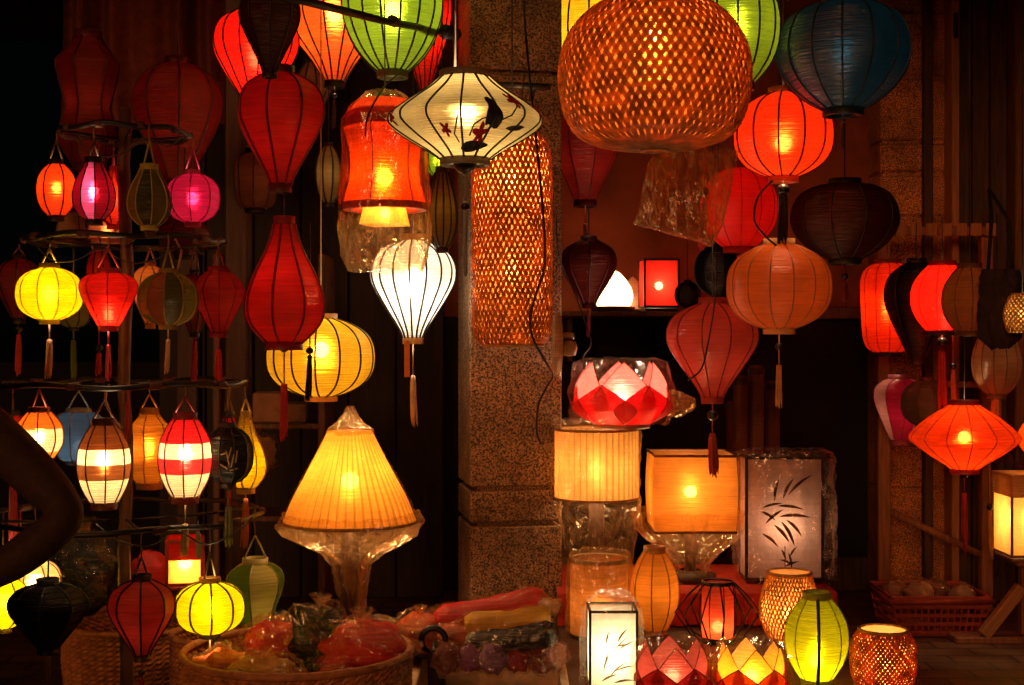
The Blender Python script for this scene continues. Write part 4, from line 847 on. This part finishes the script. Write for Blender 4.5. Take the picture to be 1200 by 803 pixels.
M_REDCLOTH = solid((.42, .03, .02), .85, 0, 50, .75, 1.2, .2, name='red_cloth')
box('wooden_core', X(654, 3.75)-sp.location.x, X(955, 3.75)-sp.location.x, -.2, .24, .001, SZ-TZ-.006, M_DARKWOOD, sp)
V, Fc = [], []; nn = 90; xa, xb = X(650, 3.75)-sp.location.x, X(960, 3.75)-sp.location.x
for j, (y, z) in enumerate(((.24, SZ-TZ), (-.205, SZ-TZ), (-.212, SZ-TZ-.006), (-.215, SZ-TZ-.04), (-.222, .004))):
    for i in range(nn+1):
        q = max(0, j-2)/2; V.append((xa+(xb-xa)*i/nn, y-.010*q*math.sin(i*.8+math.sin(i*.21)*2), z))
for j in range(4):
    for i in range(nn): q = j*(nn+1)+i; Fc.append((q, q+1, q+nn+2, q+nn+1))
mesh('cloth_cover', V, Fc, M_REDCLOTH, sp)

# ------------------------------------------------------------------ lamps on the table
# drum lamp with pleated shade
d = 3.62; u = d/F
dl = thing('table_lamp', 'pleated cream drum lamp wrapped in plastic right of the pillar', 'table lamp', (X(699, d), d, SZ), G_LAMP); zb = SZ
zt, ze = Z(503, d)-zb, Z(583, d)-zb; R = 48.5*u
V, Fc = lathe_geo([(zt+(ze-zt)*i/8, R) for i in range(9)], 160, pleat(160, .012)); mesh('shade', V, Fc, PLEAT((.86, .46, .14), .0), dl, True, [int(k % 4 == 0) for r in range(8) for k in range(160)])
for z in (zt, ze): tube('rim', [(R*1.0*math.cos(2*PI*i/48), R*math.sin(2*PI*i/48), z) for i in range(48)], .0035, solid((.35, .18, .06), .5, name='trim'), dl, 6, True)
tube('stem', [(0, 0, 0), (0, 0, ze+.01)], [.024, .02], solid((.12, .08, .07), .25, name='glazed'), dl, 12); lathe('base', [(0, .002), (0, .075), (.02, .075), (.04, .03)], 24, solid((.12, .08, .07), .25, name='glazed'), dl)
bulb(dl, (0, .0, zt+(ze-zt)*.6), 2.0, (1, .62, .28), .02)
crumple('plastic_wrap', [(zt+.025, R*.97), (zt+.006, R*1.05), ((zt+ze)/2, R*1.06), (ze, R*1.07), (ze-.03, R*1.06), (ze-.07, R*.98), (Z(640, d)-zb, R*.92), (Z(665, d)-zb, R*.86)], 32, dl, CELLO, .009, 61, 1, None, 2)
# lotus lamps
def lotus(label, px, top, bot, w, d, cols, power, z0=None, n=6, group=G_LAMP, wire=(.3, .02, .02), wrap=None, lean=0.0, lc=WARM):
    zb = Z(bot, d) if z0 is None else z0; h = Z(top, d)-zb; R = w/2*d/F
    o = thing('lotus_lamp', label, 'lamp', (X(px, d), d, zb), group, PI/2)
    def petal_geo(w_, tz, r0, rm, rt):
        V, Fc = [], []; nu, nv = 6, 8
        for j in range(nv+1):
            t = j/nv; z = .012+(tz-.012)*t; r = r0+(rm-r0)*math.sin(min(1, t/.55)*PI/2) if t < .55 else rm+(rt-rm)*((t-.55)/.45)**1.4
            wd = w_*(.42+.58*math.sin(min(1, t/.45)*PI/2)) if t < .45 else w_*(1-((t-.45)/.55))**.9
            for i in range(nu+1):
                x = (i/nu-.5)*2*wd; V.append((r-.25*x*x/max(rm, .01)*1.2, x, z))
        for j in range(nv):
            for i in range(nu): q = j*(nu+1)+i; Fc.append((q, q+1, q+nu+2, q+nu+1))
        edge = [V[j*(nu+1)] for j in range(nv+1)]+[V[j*(nu+1)+nu] for j in range(nv, -1, -1)]
        return V, Fc, edge
    for row, (hh_, k, off) in enumerate(((h, 1.0, 0), (h*.66, 1.09, PI/n))):
        V, Fc, edge = petal_geo(R*math.tan(PI/n)*(1.12 if row == 0 else 1.2)*k, hh_, R*.55*k, R*.93*k, R*((.72 if row == 0 else .9)+lean))
        first = mesh('petal', V, Fc, silk(cols[row], .62, .02, .05, .35, .8), o); fw = tube('petal_wire', edge, .0010, solid(wire, .5, name='wire'), first, 4)
        first.rotation_euler.z = off
        for q in range(1, n):
            c = again(first, o, None, off+2*PI*q/n); again(fw, c)
    lathe('base', [(0, .002), (0, R*.6), (.012, R*.62), (.02, R*.5)], 24, solid((.2, .08, .04), .5, name='base'), o)
    bulb(o, (0, 0, h*.42), power, lc, .014)
    if wrap: crumple('plastic_wrap', [(h*1.06, R*.7), (h*1.0, R*.95), (h*.6, R*1.12), (h*.25, R*1.1), (.01, R*.95)], 24, o, CELLO_T, .009, wrap, 1, None, 2)
    return o
dlz = zt+zb+.003
lt = lotus('pink and white lotus lamp, lit, on top of the cream drum lamp', 728, 424, 496, 112, 3.62, ((.92, .20, .18), (.75, .015, .025)), 3.2, dlz, n=6, wrap=71, lc=(1, .72, .5))
tl = crumple('plastic_tail', [(0, .045), (.03, .06), (.055, .056), (.08, .03), (.09, .02)], 14, lt, CELLO_M, .010, 77, .55, (0, -.105, .065), 2); tl.rotation_euler = (PI/2, 0, 0)
# square lamp
d = 3.72; u = d/F
sq = thing('table_lamp', 'square amber lamp with straight shade, wrapped below in plastic', 'table lamp', (X(809, d), d, SZ), G_LAMP, 0); zb = SZ
zt, ze = Z(531, d)-zb, Z(618, d)-zb; hw0, hw1 = 45*u, 44*u
V, Fc = [], []
for j in range(7):
    t = j/6; q = (46+2.0*math.sin(t*PI))*u
    for s in range(4):
        for i in range(8):
            a = PI/2*s; x, y = -q+2*q*i/8, -q; V.append((x*math.cos(a)-y*math.sin(a), x*math.sin(a)+y*math.cos(a), zt+(ze-zt)*t))
for j in range(6):
    for k in range(32): Fc.append((j*32+k, j*32+(k+1) % 32, (j+1)*32+(k+1) % 32, (j+1)*32+k))
mesh('shade', V, Fc, silk((.86, .33, .05), .62, .03, .05, .4, .8, .12), sq, False)
for z, q in ((zt, 46*u), (ze, 46*u)): tube('rim', [(-q, -q, z), (q, -q, z), (q, q, z), (-q, q, z)], .004, solid((.22, .09, .03), .5, name='trim'), sq, 5, True)
tube('stem', [(0, 0, 0), (0, 0, ze+.005)], .016, solid((.10, .07, .06), .3, name='glazed2'), sq, 12); lathe('base', [(0, .002), (0, .07), (.018, .07), (.03, .03)], 24, M_DARKWOOD, sq)
bulb(sq, (.0, 0, zt+(ze-zt)*.52), 1.9, (1, .6, .25), .016)
crumple('plastic_wrap', [(ze+.05, 66*u), (ze+.0, 62*u), (ze-.03, 52*u), (ze-.07, 32*u), (ze-.10, 21*u), (ze-.125, 24*u), (Z(682, d)-zb, 36*u)], 28, sq, CELLO_M, .014, 91, .8, None, 2)
# bamboo leaf drawing
def leaves(root, y, specs, mat, x0, z0, s):
    for (x, z, L_, ang, w_) in specs:
        w_ *= .8
        V = []; n_ = 10; ca, sa = math.cos(math.radians(ang)), math.sin(math.radians(ang))
        for i in range(n_+1):
            t = i/n_; q = w_*math.sin(PI*min(1, t*.97+.02))**.8*(1-.35*t)
            for e in (-1, 1):
                lx, lz = L_*t, e*q+.06*L_*math.sin(t*PI); V.append((x0+(x+lx*ca-lz*sa)*s, y, z0+(z+lx*sa+lz*ca)*s))
        m_ = len(V); V += [(v[0], v[1]-.0006, v[2]) for v in V]
        Fc = [(2*i, 2*i+1, 2*i+3, 2*i+2) for i in range(n_)]+[(m_+2*i, m_+2*i+2, m_+2*i+3, m_+2*i+1) for i in range(n_)]
        mesh('painted_leaf', V, Fc, mat, root, False)
# picture box lamp (grey), leaves in brown
d = 3.72; u = d/F
pc, ph = box_lamp('tall pale mauve box lamp painted with brown bamboo leaves', 915, 535, 682, 88, d, (.66, .45, .38), .55, .05, .012, .0, framec=(.02, .012, .01), z0=SZ, by=.42, fwd=0.0, lc=(1, .74, .56))
ink = silk((.16, .06, .02), .6, .2, .02, .5, .2, 0)
LV = [(-12, 96, 26, 78, 2.6), (-2, 99, 26, 62, 2.8), (4, 103, 36, 40, 2.6), (-28, 84, 20, -32, 2.6), (-26, 88, 24, 12, 2.2), (-8, 90, 30, -8, 2.6), (-6, 78, 36, -2, 3.0), (-22, 70, 26, 38, 2.6), (-12, 68, 26, -50, 3.2), (-4, 72, 32, -62, 3.0), (2, 74, 26, -48, 2.8), (-26, 58, 24, -40, 2.6), (-4, 40, 15, -70, 2), (4, 36, 20, -80, 2), (6, 32, 14, 55, 1.8), (-6, 28, 16, -20, 2), (0, 20, 18, 20, 2)]
leaves(pc, -.05-.0065, LV, ink, 0, 0, u)
V, Fc = join([box_geo(-.5*u, .5*u, -.0575, -.0566, 18*u, 44*u, .0002)]); mesh('painted_stem', V, Fc, ink, pc, False)
crumple('plastic_wrap', [(Z(526, d)-SZ, 44*u), (Z(530, d)-SZ, 56*u), (Z(560, d)-SZ, 58*u), (Z(600, d)-SZ, 60*u), (Z(650, d)-SZ, 58*u), (Z(682, d)-SZ, 57*u)], 30, pc, cellophane((1, .84, .62), .04, 'amber', .16), .011, 101, .62, (.012, .0, 0), 3)
# dim wrapped cylinder
d = 3.42; u = d/F
dc = thing('wrapped_lamp', 'dim amber cylinder lamp in plastic beneath the drum lamp', 'lamp', (X(702, d), d, TZ), G_LAMP); h = Z(655, d)-TZ; R = 34*u
lathe('shade', [(.01+(h-.012)*i/6, R) for i in range(7)], 40, silk((.75, .33, .10), .6), dc); lathe('top_ring', [(h-.006, R*1.02), (h+.004, R*1.02), (h+.004, R*.9)], 40, M_PALEWOOD, dc); lathe('base', [(0, .002), (0, R), (.009, R)], 32, M_DARKWOOD, dc)
bulb(dc, (0, 0, h*.4), .42, (1, .6, .25), .02); crumple('plastic_wrap', [(h+.02, R*.95), (h, R*1.1), (h*.6, R*1.14), (h*.2, R*1.14), (.004, R*1.1)], 26, dc, CELLO_M, .006, 121, 1, None, 2)
# curved yellow dim lamp
d = 3.45
o = lantern('curved honey coloured lamp with vertical panels left of red cylinder', 'barrel', 767, 656, 748, 57, d, (.78, .36, .06), .95, n=8, flat=.9, rib=(.5, .22, .05), rr=.0016, cord=False, group=G_LAMP, name='table_lamp', cat='lamp')
o.location.z = TZ+.008
# red cylinder with wire cage
d = 3.36; u = d/F
rc = thing('table_lamp', 'slim red cylinder lamp inside a black wire diamond cage', 'lamp', (X(841, d), d, TZ), G_LAMP); h = Z(683, d)-TZ; R = 18.5*u
lathe('shade', [(.012+(h-.012)*i/10, R) for i in range(11)], 36, silk((.86, .10, .04), .65, .03), rc); lathe('top_ring', [(h-.004, R*1.03), (h+.005, R*1.03), (h+.005, R*.92)], 36, M_RIB, rc); lathe('base', [(0, .002), (0, R*1.1), (.011, R*1.1), (.012, R*.4)], 32, M_RIB, rc)
bulb(rc, (0, 0, h*.25), .38, (1, .62, .25), .014)
V, Fc = tube_geo([(R*1.05, 0, h), (R*1.9, 0, h*.78), (50*u, 0, h*.5), (R*1.7, 0, h*.12), (R*1.05, 0, .006)], .0022, 5); fw = mesh('cage_wire', V, Fc, M_RIB, rc)
for k in range(1, 12): again(fw, rc, None, 2*PI*k/12)
V, Fc = tube_geo([(R*1.04, 0, h), (R*1.25, 0, h*.5), (R*1.04, 0, .006)], .0014, 5); fw = mesh('inner_wire', V, Fc, M_RIB, rc)
for k in range(1, 8): again(fw, rc, None, 2*PI*k/8+.2)
# wicker table lamps
def wicker_lamp(label, px, top, bot, w, d, ctrl, col, power, M, turns, width, lin=True, z0=TZ, by=.4):
    u = d/F; o = thing('wicker_lamp', label, 'lamp', (X(px, d), d, z0), G_LAMP); h = Z(top, d)-z0; R = w/2*u
    pr = [(h*(1-t), R*r) for t, r in smoothstep_curve(ctrl, 34)]
    weave(o, pr, M, turns, width, bamboo([min(.95, x*1.25) for x in col], .7), .0008)
    if lin: lathe('paper_lining', [(z, r-.005) for z, r in pr], 40, silk((.9, .52, .16), .62, .03, .02, .5, .2), o)
    for z, r in ((h, pr[0][1]), (.003, pr[-1][1])): tube('rim', [(r*math.cos(2*PI*i/40), r*math.sin(2*PI*i/40), z) for i in range(40)], .0038, bamboo((.6, .34, .12), .2), o, 7, True)
    bulb(o, (0, 0, h*by), power, (1, .62, .27), .014); return o
wicker_lamp('round yellow woven bamboo table lamp behind the green lamp', 925, 671, 740, 70, 3.36, [(0, .72), (.1, .78), (.3, .92), (.5, 1), (.7, .96), (.85, .82), (1, .62)], (.72, .42, .10), 1.2, 46, .17, .0042)
wicker_lamp('orange woven bamboo cylinder lamp at right end of table', 1035, 738, 806, 75, 2.92, [(0, .74), (.06, .82), (.16, .93), (.3, 1), (.7, 1), (.88, .93), (1, .84)], (.62, .26, .07), 1.6, 46, .22, .0056, z0=TZ)
# green lamp
gl = lantern('bright lime green ribbed table lamp with dark stripe', 'barrel', 957, 710, 806, 73, 2.93, (.66, .66, .02), 2.6, n=8, flat=.7, rib=(.25, .3, .02), rr=.0014, cord=False, group=G_LAMP, name='table_lamp', cat='lamp', by=.22, rot=-PI/2-.15, see=.04)
gl.location.z = TZ+.012
R_ = 73/2*2.93/F; hh_ = 96*2.93/F
tube('dark_stripe', [(R_*r*1.0+.002, 0, hh_*(1-t)) for t, r in smoothstep_curve(SHAPE['barrel'], 24)], .0038, solid((.03, .05, .01), .5, name='dark_stripe'), gl, 6)
# bamboo box lamp front
bx, bh = box_lamp('bright white box lamp with grey bamboo leaf drawing', 717, 712, 804, 54, 2.9, (.92, .86, .70), 1.5, None, .012, .03, framec=(.02, .014, .01), z0=TZ, bar=.0028, lc=(1, .78, .52))
leaves(bx, -27*2.9/F-.0045, [(-10, 30, 26, 62, 1.5), (-6, 34, 34, 48, 1.5), (0, 40, 30, 30, 1.5), (-2, 46, 22, 12, 1.5), (-12, 18, 24, 70, 1.5), (-4, 14, 26, 40, 1.5), (2, 20, 24, 14, 1.5), (-14, 8, 20, 24, 2), (0, 6, 24, 8, 2), (4, 52, 20, 55, 2), (-8, 50, 16, 80, 1.8)], silk((.22, .19, .12), .5, .42, .02, .5, .2, 0), 0, .014, 2.9/F)
crumple('plastic_wrap', [(bh+.035, 18*2.9/F), (bh+.02, 27*2.9/F), (bh+.004, 35*2.9/F), (bh*.6, 37*2.9/F), (bh*.2, 37*2.9/F), (.006, 36*2.9/F)], 20, bx, CELLO, .004, 131, 1, None, 2)
lotus('dusky pink lotus lamp, dim, in crumpled plastic', 788, 752, 822, 84, 2.8, ((.72, .12, .10), (.66, .07, .07)), .5, TZ, wrap=141, lean=.12)
lotus('orange yellow lotus lamp, brightly lit, at front of table', 880, 754, 822, 80, 2.8, ((.90, .36, .02), (.88, .16, .015)), 1.5, TZ, wire=(.10, .02, .01), wrap=151, lean=.15)

# ------------------------------------------------------------------ lower left: baskets, bench, goods
M_BASK = None
def basket(label, px, w, d, top, taper=.86):
    R = w/2*d/F; base = 0 if d < 3.35-R else FZ; o = thing('woven_basket', label, 'basket', (X(px, d), d, base), 'woven baskets at lower left'); h = Z(top, d)-base
    V, Fc = [], []; nz_ = max(10, int(h/.012)); nk = 104
    for i in range(nz_*2+1):
        z = h*i/(nz_*2); r = R*(taper+(1-taper)*min(1, i/(nz_*1.4)))
        for k in range(nk*2):
            a = PI*k/nk; V.append(((r+.0030*math.cos(PI*i)*math.cos(PI*k/2.0)+.002*math.cos(PI*i))*math.cos(a), (r+.0030*math.cos(PI*i)*math.cos(PI*k/2.0)+.002*math.cos(PI*i))*math.sin(a), z))
    m_ = nk*2
    for i in range(nz_*2):
        for k in range(m_): Fc.append((i*m_+k, i*m_+(k+1) % m_, (i+1)*m_+(k+1) % m_, (i+1)*m_+k))
    wm = solid((.50, .20, .07), .6, 0, 50, .55, 1.3, .3, name='wicker')
    ob = mesh('weave', V, Fc, wm, o, False)
    tube('rim', [(R*math.cos(2*PI*i/56), R*math.sin(2*PI*i/56), h) for i in range(56)], .008, wm, o, 8, True)
    lathe('filling', [(h-.08, .001), (h-.08, R*.97)], 32, M_DARKWOOD, o)
    return o
b1 = basket('large upturned woven basket behind the dark red lantern', 165, 176, 3.55, 726)
b2 = basket('wide woven basket full of plastic wrapped bundles', 349, 264, 2.78, 762)
b3 = basket('woven basket between the ring rack and wrapped bundles', 262, 120, 3.22, 742)
d = 2.78; zt = Z(762, d)-.075
BN = [(262, 2.74, .062, (.70, .16, .05), 'orange red wrapped bundle at left end of basket', (1.25, 1, .75)), (306, 2.66, .07, (.72, .40, .08), 'amber wrapped bundle in front left of basket', (1.2, 1, .7)), (325, 2.86, .075, (.60, .04, .03), 'red wrapped bundle behind the amber one', (1.1, 1, .85)),
      (376, 2.84, .075, (.015, .018, .02), 'black wrapped bundle tied with clear plastic top', (1, 1, 1.1)), (425, 2.80, .085, (.62, .03, .025), 'large red wrapped bundle right of the black one', (1.25, 1, .85)), (392, 2.64, .06, (.45, .07, .03), 'dark red wrapped bundle at basket front', (1.3, 1, .6)), (350, 2.64, .055, (.7, .25, .05), 'small orange wrapped bundle at basket front', (1.2, 1, .6))]
for i, (px, dd, r, c, lb, sc) in enumerate(BN): bundle(lb, (X(px, dd), dd, zt), r, c, i+1, sc)
# bench for conical lamp
bn = thing('wooden_bench', 'dark bench under the tall conical lamp', 'bench', (X(420, 3.2), 3.2, 0)); zt = Z(742, 3.15)
box('seat', -.2, .22, -.14, .13, zt-.04, zt-.001, M_DARKWOOD, bn)
for sx in (-.17, .19):
    for sy in (-.11, .1): box('leg', sx-.02, sx+.02, sy-.02, sy+.02, 0, zt-.041, M_DARKWOOD, bn)
# crate with rolled lanterns
d = 3.02; u = d/F; zc = Z(786, d)
ct = thing('plastic_crate', 'shallow pale plastic crate holding wrapped rolled lanterns', 'crate', (X(573, d), d, zc-.2)); mC = solid((.80, .60, .42), .4, name='pale_plastic')
W0, D0 = 86*u, .15; parts = [box_geo(-W0, W0, -D0, -D0+.008, 0, .186), box_geo(-W0, W0, D0-.008, D0, 0, .186), box_geo(-W0, -W0+.008, -D0+.0085, D0-.0085, 0, .186), box_geo(W0-.008, W0, -D0+.0085, D0-.0085, 0, .186), box_geo(-W0+.009, W0-.009, -D0+.009, D0-.009, 0.001, .01)]
V, Fc = join(parts); mesh('tub', V, Fc, mC, ct, False); V, Fc = join([box_geo(-W0-.008, W0+.008, s*D0-.012, s*D0+.008, .187, .203, .003) for s in (-1, 1)]+[box_geo(s*W0-.01, s*W0+.01, -D0+.009, D0-.013, .188, .202, .003) for s in (-1, 1)]); mesh('rim', V, Fc, mC, ct, False)
bt = thing('low_table', 'low dark table under the plastic crate', 'table', (X(573, d), d, 0)); box('table_top', -.22, .22, -.2, .2, zc-.24, zc-.201, M_DARKWOOD, bt)
for sx in (-.2, .2):
    for sy in (-.17, .17): box('leg', sx-.018, sx+.018, sy-.018, sy+.018, 0, zc-.241, M_DARKWOOD, bt)
def roll(label, a, b, r, col, seed, group='rolled lanterns in the crate', wrap=True, sag=.006):
    a, b = Vector(a), Vector(b); c = (a+b)/2; o = thing('rolled_lantern', label, 'rolled lantern', c-Vector((0, 0, r)), group)
    dirv = (b-a); L_ = dirv.length; ax = dirv.normalized(); u_ = ax.cross(Vector((0, 0, 1))).normalized(); w_ = u_.cross(ax); rnd = random.Random(seed)
    def sleeve(rr_, ext, n_, amp, m, nm, fl, ribs):
        V, Fc = [], []
        for j in range(n_+1):
            t = j/n_; q = rr_*(1 if 0 < j < n_ else .62)
            for k in range(m):
                an = 2*PI*k/m; qq = q*(1+ribs*(1 if k % 2 else -1))+rnd.uniform(-1, 1)*amp
                p = ax*(L_*(t-.5)*ext)+u_*(qq*math.cos(an))+w_*(qq*math.sin(an))+Vector((0, 0, r-sag*math.sin(t*PI)+.4*amp*math.sin(t*17+seed))); V.append(p)
        for j in range(n_):
            for k in range(m): Fc.append((j*m+k, j*m+(k+1) % m, (j+1)*m+(k+1) % m, (j+1)*m+k))
        if ext <= 1: Fc += [tuple(range(m-1, -1, -1)), tuple(range(n_*m, n_*m+m))]
        return V, Fc
    V, Fc = sleeve(r*.86, 1, 12, .0015, 24, 'x', False, .06); mesh('folded_silk', V, Fc, silk(col, .1, 0, .10, .35, .8, 0), o)
    if wrap: V, Fc = sleeve(r, 1.08, 16, .0045, 16, 'y', True, 0); mesh('plastic_wrap', V, Fc, CELLO_T, o, False)
    return o
def R3(px, py, dd): return PT(px, py, dd)
roll('long red rolled lantern on top of the crate pile', R3(512, 726, 3.04), R3(636, 700, 3.14), .034, (.82, .03, .02), 1)
roll('yellow rolled lantern lying against the red one', R3(545, 732, 2.98), R3(644, 722, 3.0), .030, (.90, .50, .04), 2)
roll('black rolled lantern across middle of the crate pile', R3(548, 756, 2.96), R3(650, 742, 2.92), .034, (.012, .012, .018), 3)
roll('dark red rolled lantern hidden under the yellow one', R3(510, 745, 3.06), R3(560, 740, 3.08), .034, (.3, .03, .03), 4)
for i, (px, c, lb, r, dy) in enumerate(((524, (.16, .04, .06), 'plum', .034, 0), (550, (.20, .05, .26), 'violet', .031, .01), (578, (.22, .12, .34), 'lilac', .034, -.008), (606, (.32, .03, .05), 'wine red', .031, .012), (634, (.18, .04, .03), 'dark rust', .035, 0))):
    bundle('%s crumpled packet in the front row of the pale crate' % lb, (X(px, 2.92), 2.92+dy, Z(789, 2.92)), r, c, 200+i, (1, 1, 1.05), group='rolled lanterns in the crate', tie=False)
for px, py, dd, r, c, lb in ((536, 752, 3.0, .04, (.45, .10, .05), 'rust coloured crumpled packet left of the black roll'), (600, 768, 3.0, .034, (.30, .16, .06), 'straw coloured packet squeezed under the black roll'), (640, 712, 3.12, .03, (.6, .3, .12), 'small amber packet behind the end of the yellow roll')):
    bundle(lb, (X(px, dd), dd, Z(py+10, dd)), r, c, 220+px % 17, (1.25, 1, .8), group='rolled lanterns in the crate')
o = thing('black_ring', 'black round lantern ring propped at left end of crate', 'ring', PT(508, 770, 2.93)); tube('hoop', [(.026*math.cos(2*PI*i/24), .0, .036+.026*math.sin(2*PI*i/24)) for i in range(24)], .007, M_RIB, o, 7, True); tube('stub', [(0, 0, .004), (0, .05, .02)], .006, M_RIB, o)
bundle('orange wrapped bundle stuffed left of the crate pile', PT(492, 765, 3.08), .055, (.6, .12, .05), 60, (1.1, 1, .9), group='rolled lanterns in the crate')
bundle('beige wrapped bundle at right end of crate', PT(648, 785, 3.0), .04, (.4, .15, .1), 61, (.9, 1, .9), group='rolled lanterns in the crate', tie=False)
# shelf unit with cartons at the back left
su = thing('shelf_unit', 'dark wooden shelf unit behind the yellow ball lantern', 'shelf', (X(322, 4.7), 4.7, FZ))
d = 4.7; u = d/F
box('shelf_board', -60*u, 60*u, -.12, .14, Z(494, d)-FZ-.02, Z(494, d)-FZ, M_WOOD, su)
for s in (-1, 1): box('side_panel', s*60*u-.012, s*60*u+.012, -.12, .14, 0, Z(300, d)-FZ, M_WOOD, su)
box('shelf_board', -59*u, 59*u, -.12, .14, Z(360, d)-FZ-.02, Z(360, d)-FZ, M_WOOD, su); box('shelf_board', -59*u, 59*u, -.12, .14, Z(600, d)-FZ-.02, Z(600, d)-FZ, M_WOOD, su)
mK = solid((.34, .17, .08), .7, name='carton')
for px, w_, h_, lb in ((318, 34, 34, 'brown cardboard box on the shelf behind the red tassel'), (350, 24, 22, 'smaller cardboard box beside it on the back shelf')):
    o = thing('cardboard_box', lb, 'box', (X(px, d), d, Z(494, d)+.001), 'cardboard boxes on the back shelf'); box('carton', -w_/2*u, w_/2*u, -.08, .08, 0, h_*u, mK, o)
    box('tape', -w_/2*u*.98, w_/2*u*.98, -.012, .012, h_*u+.0005, h_*u+.0015, M_PALEWOOD, o, .0003)
bundle('beige wrapped bundle on shelf right of the yellow pear lantern', (X(300, 4.45), 4.45, Z(520, 4.45)-.1), .07, (.5, .25, .1), 70, (1.1, .8, 1), group='goods on the back shelf')
# small red lamp and bits behind ring rack
bl2, hh = box_lamp('small red and amber box lantern hanging beneath the ring rack', 217, 632, 688, 40, 3.16, (.90, .42, .06), 1.3, None, .012, .04, framec=(.5, .05, .03), group=G_RACK, rotz=.2, name='box_lantern', cat='lantern')
u = 3.16/F; box('red_band', -21*u, 21*u, -21*u, 21*u, hh-22*u, hh+.006, silk((.8, .05, .03), .5), bl2); tube('cord', [(0, 0, hh), (.0, -.02, Z(603, 3)-bl2.location.z)], .002, M_WIRE, bl2)
bundle('red scrunched silk bundle behind the dark red lantern', (X(176, 3.3), 3.3, Z(690, 3.3)), .05, (.5, .03, .03), 80, (1, 1, 1), group='goods behind the ring rack', wrap=False)
bundle('dark wrapped bundle behind the black lantern', (X(100, 3.35), 3.35, Z(720, 3.35)), .085, (.02, .03, .035), 81, (1, .8, 1.3), group='goods behind the ring rack')

# ------------------------------------------------------------------ person at left, arm akimbo reaching into the picture
def person():
    px0, py0 = -1.15, 2.40
    me = bpy.data.meshes.new('person'); J = []; E = []; R = []
    def add(p, r, parent=None):
        J.append(p); R.append(r); i = len(J)-1
        if parent is not None: E.append((parent, i))
        return i
    x, y = px0, py0
    pel = add((x, y, .80), .125); wa = add((x, y, .95), .11, pel); ch = add((x, y-.01, 1.10), .125, wa); up = add((x, y, 1.20), .10, ch); nk = add((x, y-.01, 1.27), .05, up); h0 = add((x, y-.03, 1.34), .07, nk); h1 = add((x, y-.03, 1.42), .088, h0); add((x, y-.02, 1.49), .07, h1)
    sh = add((x+.15, y, 1.205), .062, up); el0 = add((-.85, 2.39, 1.085), .045, sh); el = add((-.760, 2.36, 1.0), .040, el0); fa = add((-.85, 2.33, .925), .035, el); wr = add((-.965, 2.30, .875), .026, fa)
    pa = add((-1.01, 2.28, .862), .030, wr)
    for k in range(4):
        f = add((-1.04, 2.262+.018*k-.02, .845+.006*k), .009, pa); f = add((-1.06-.004*k, 2.27+.018*k, .825), .008, f); add((-1.062, 2.285+.018*k, .805-.006*(k % 2)), .007, f)
    t = add((-1.0, 2.25, .85), .010, pa); add((-1.01, 2.24, .82), .008, t)
    sh = add((x-.15, y, 1.205), .055, up); el = add((x-.20, y, .97), .038, sh); wr = add((x-.19, y-.05, .75), .024, el); pa = add((x-.19, y-.06, .69), .03, wr)
    for k in range(4):
        f = add((x-.19, y-.085+.018*k, .65), .009, pa); f = add((x-.185, y-.085+.018*k, .62), .008, f); add((x-.178, y-.08+.018*k, .595+.004*k), .007, f)
    t = add((x-.175, y-.095, .665), .010, pa); add((x-.17, y-.105, .635), .008, t)
    for s in (-1, 1):
        hp = add((x+s*.075, y, .72), .085, pel); kn = add((x+s*.085, y-.01, .41), .058, hp); an = add((x+s*.085, y+.01, .08), .036, kn); add((x+s*.09, y-.09, .035), .035, an)
    me.from_pydata(J, E, []); o = bpy.data.objects.new('person', me); COL.objects.link(o)
    me.materials.append(solid((.05, .025, .015), .8, 0, 60, .7, 1.3, .2, name='dark_sleeve'))
    sk = o.modifiers.new('skin', 'SKIN'); sk.use_smooth_shade = True
    for i, v in enumerate(me.skin_vertices[0].data): v.radius = (R[i], R[i]*(.8 if i < 4 else 1)); v.use_root = (i == 0)
    sb = o.modifiers.new('sub', 'SUBSURF'); sb.levels = 2; sb.render_levels = 2
    tag(o, 'person in dark sleeves at left edge with elbow bent, hand on hip', 'person')
    V, Fc = blob_geo(.1, 5, .08, (1, 1.1, 1)); V = [(v[0]+x, v[1]+y+.012, v[2]+1.455) for v in V if True]
    hair = mesh('hair', V, Fc, M_BLACKCLOTH, o)
    return o
person()
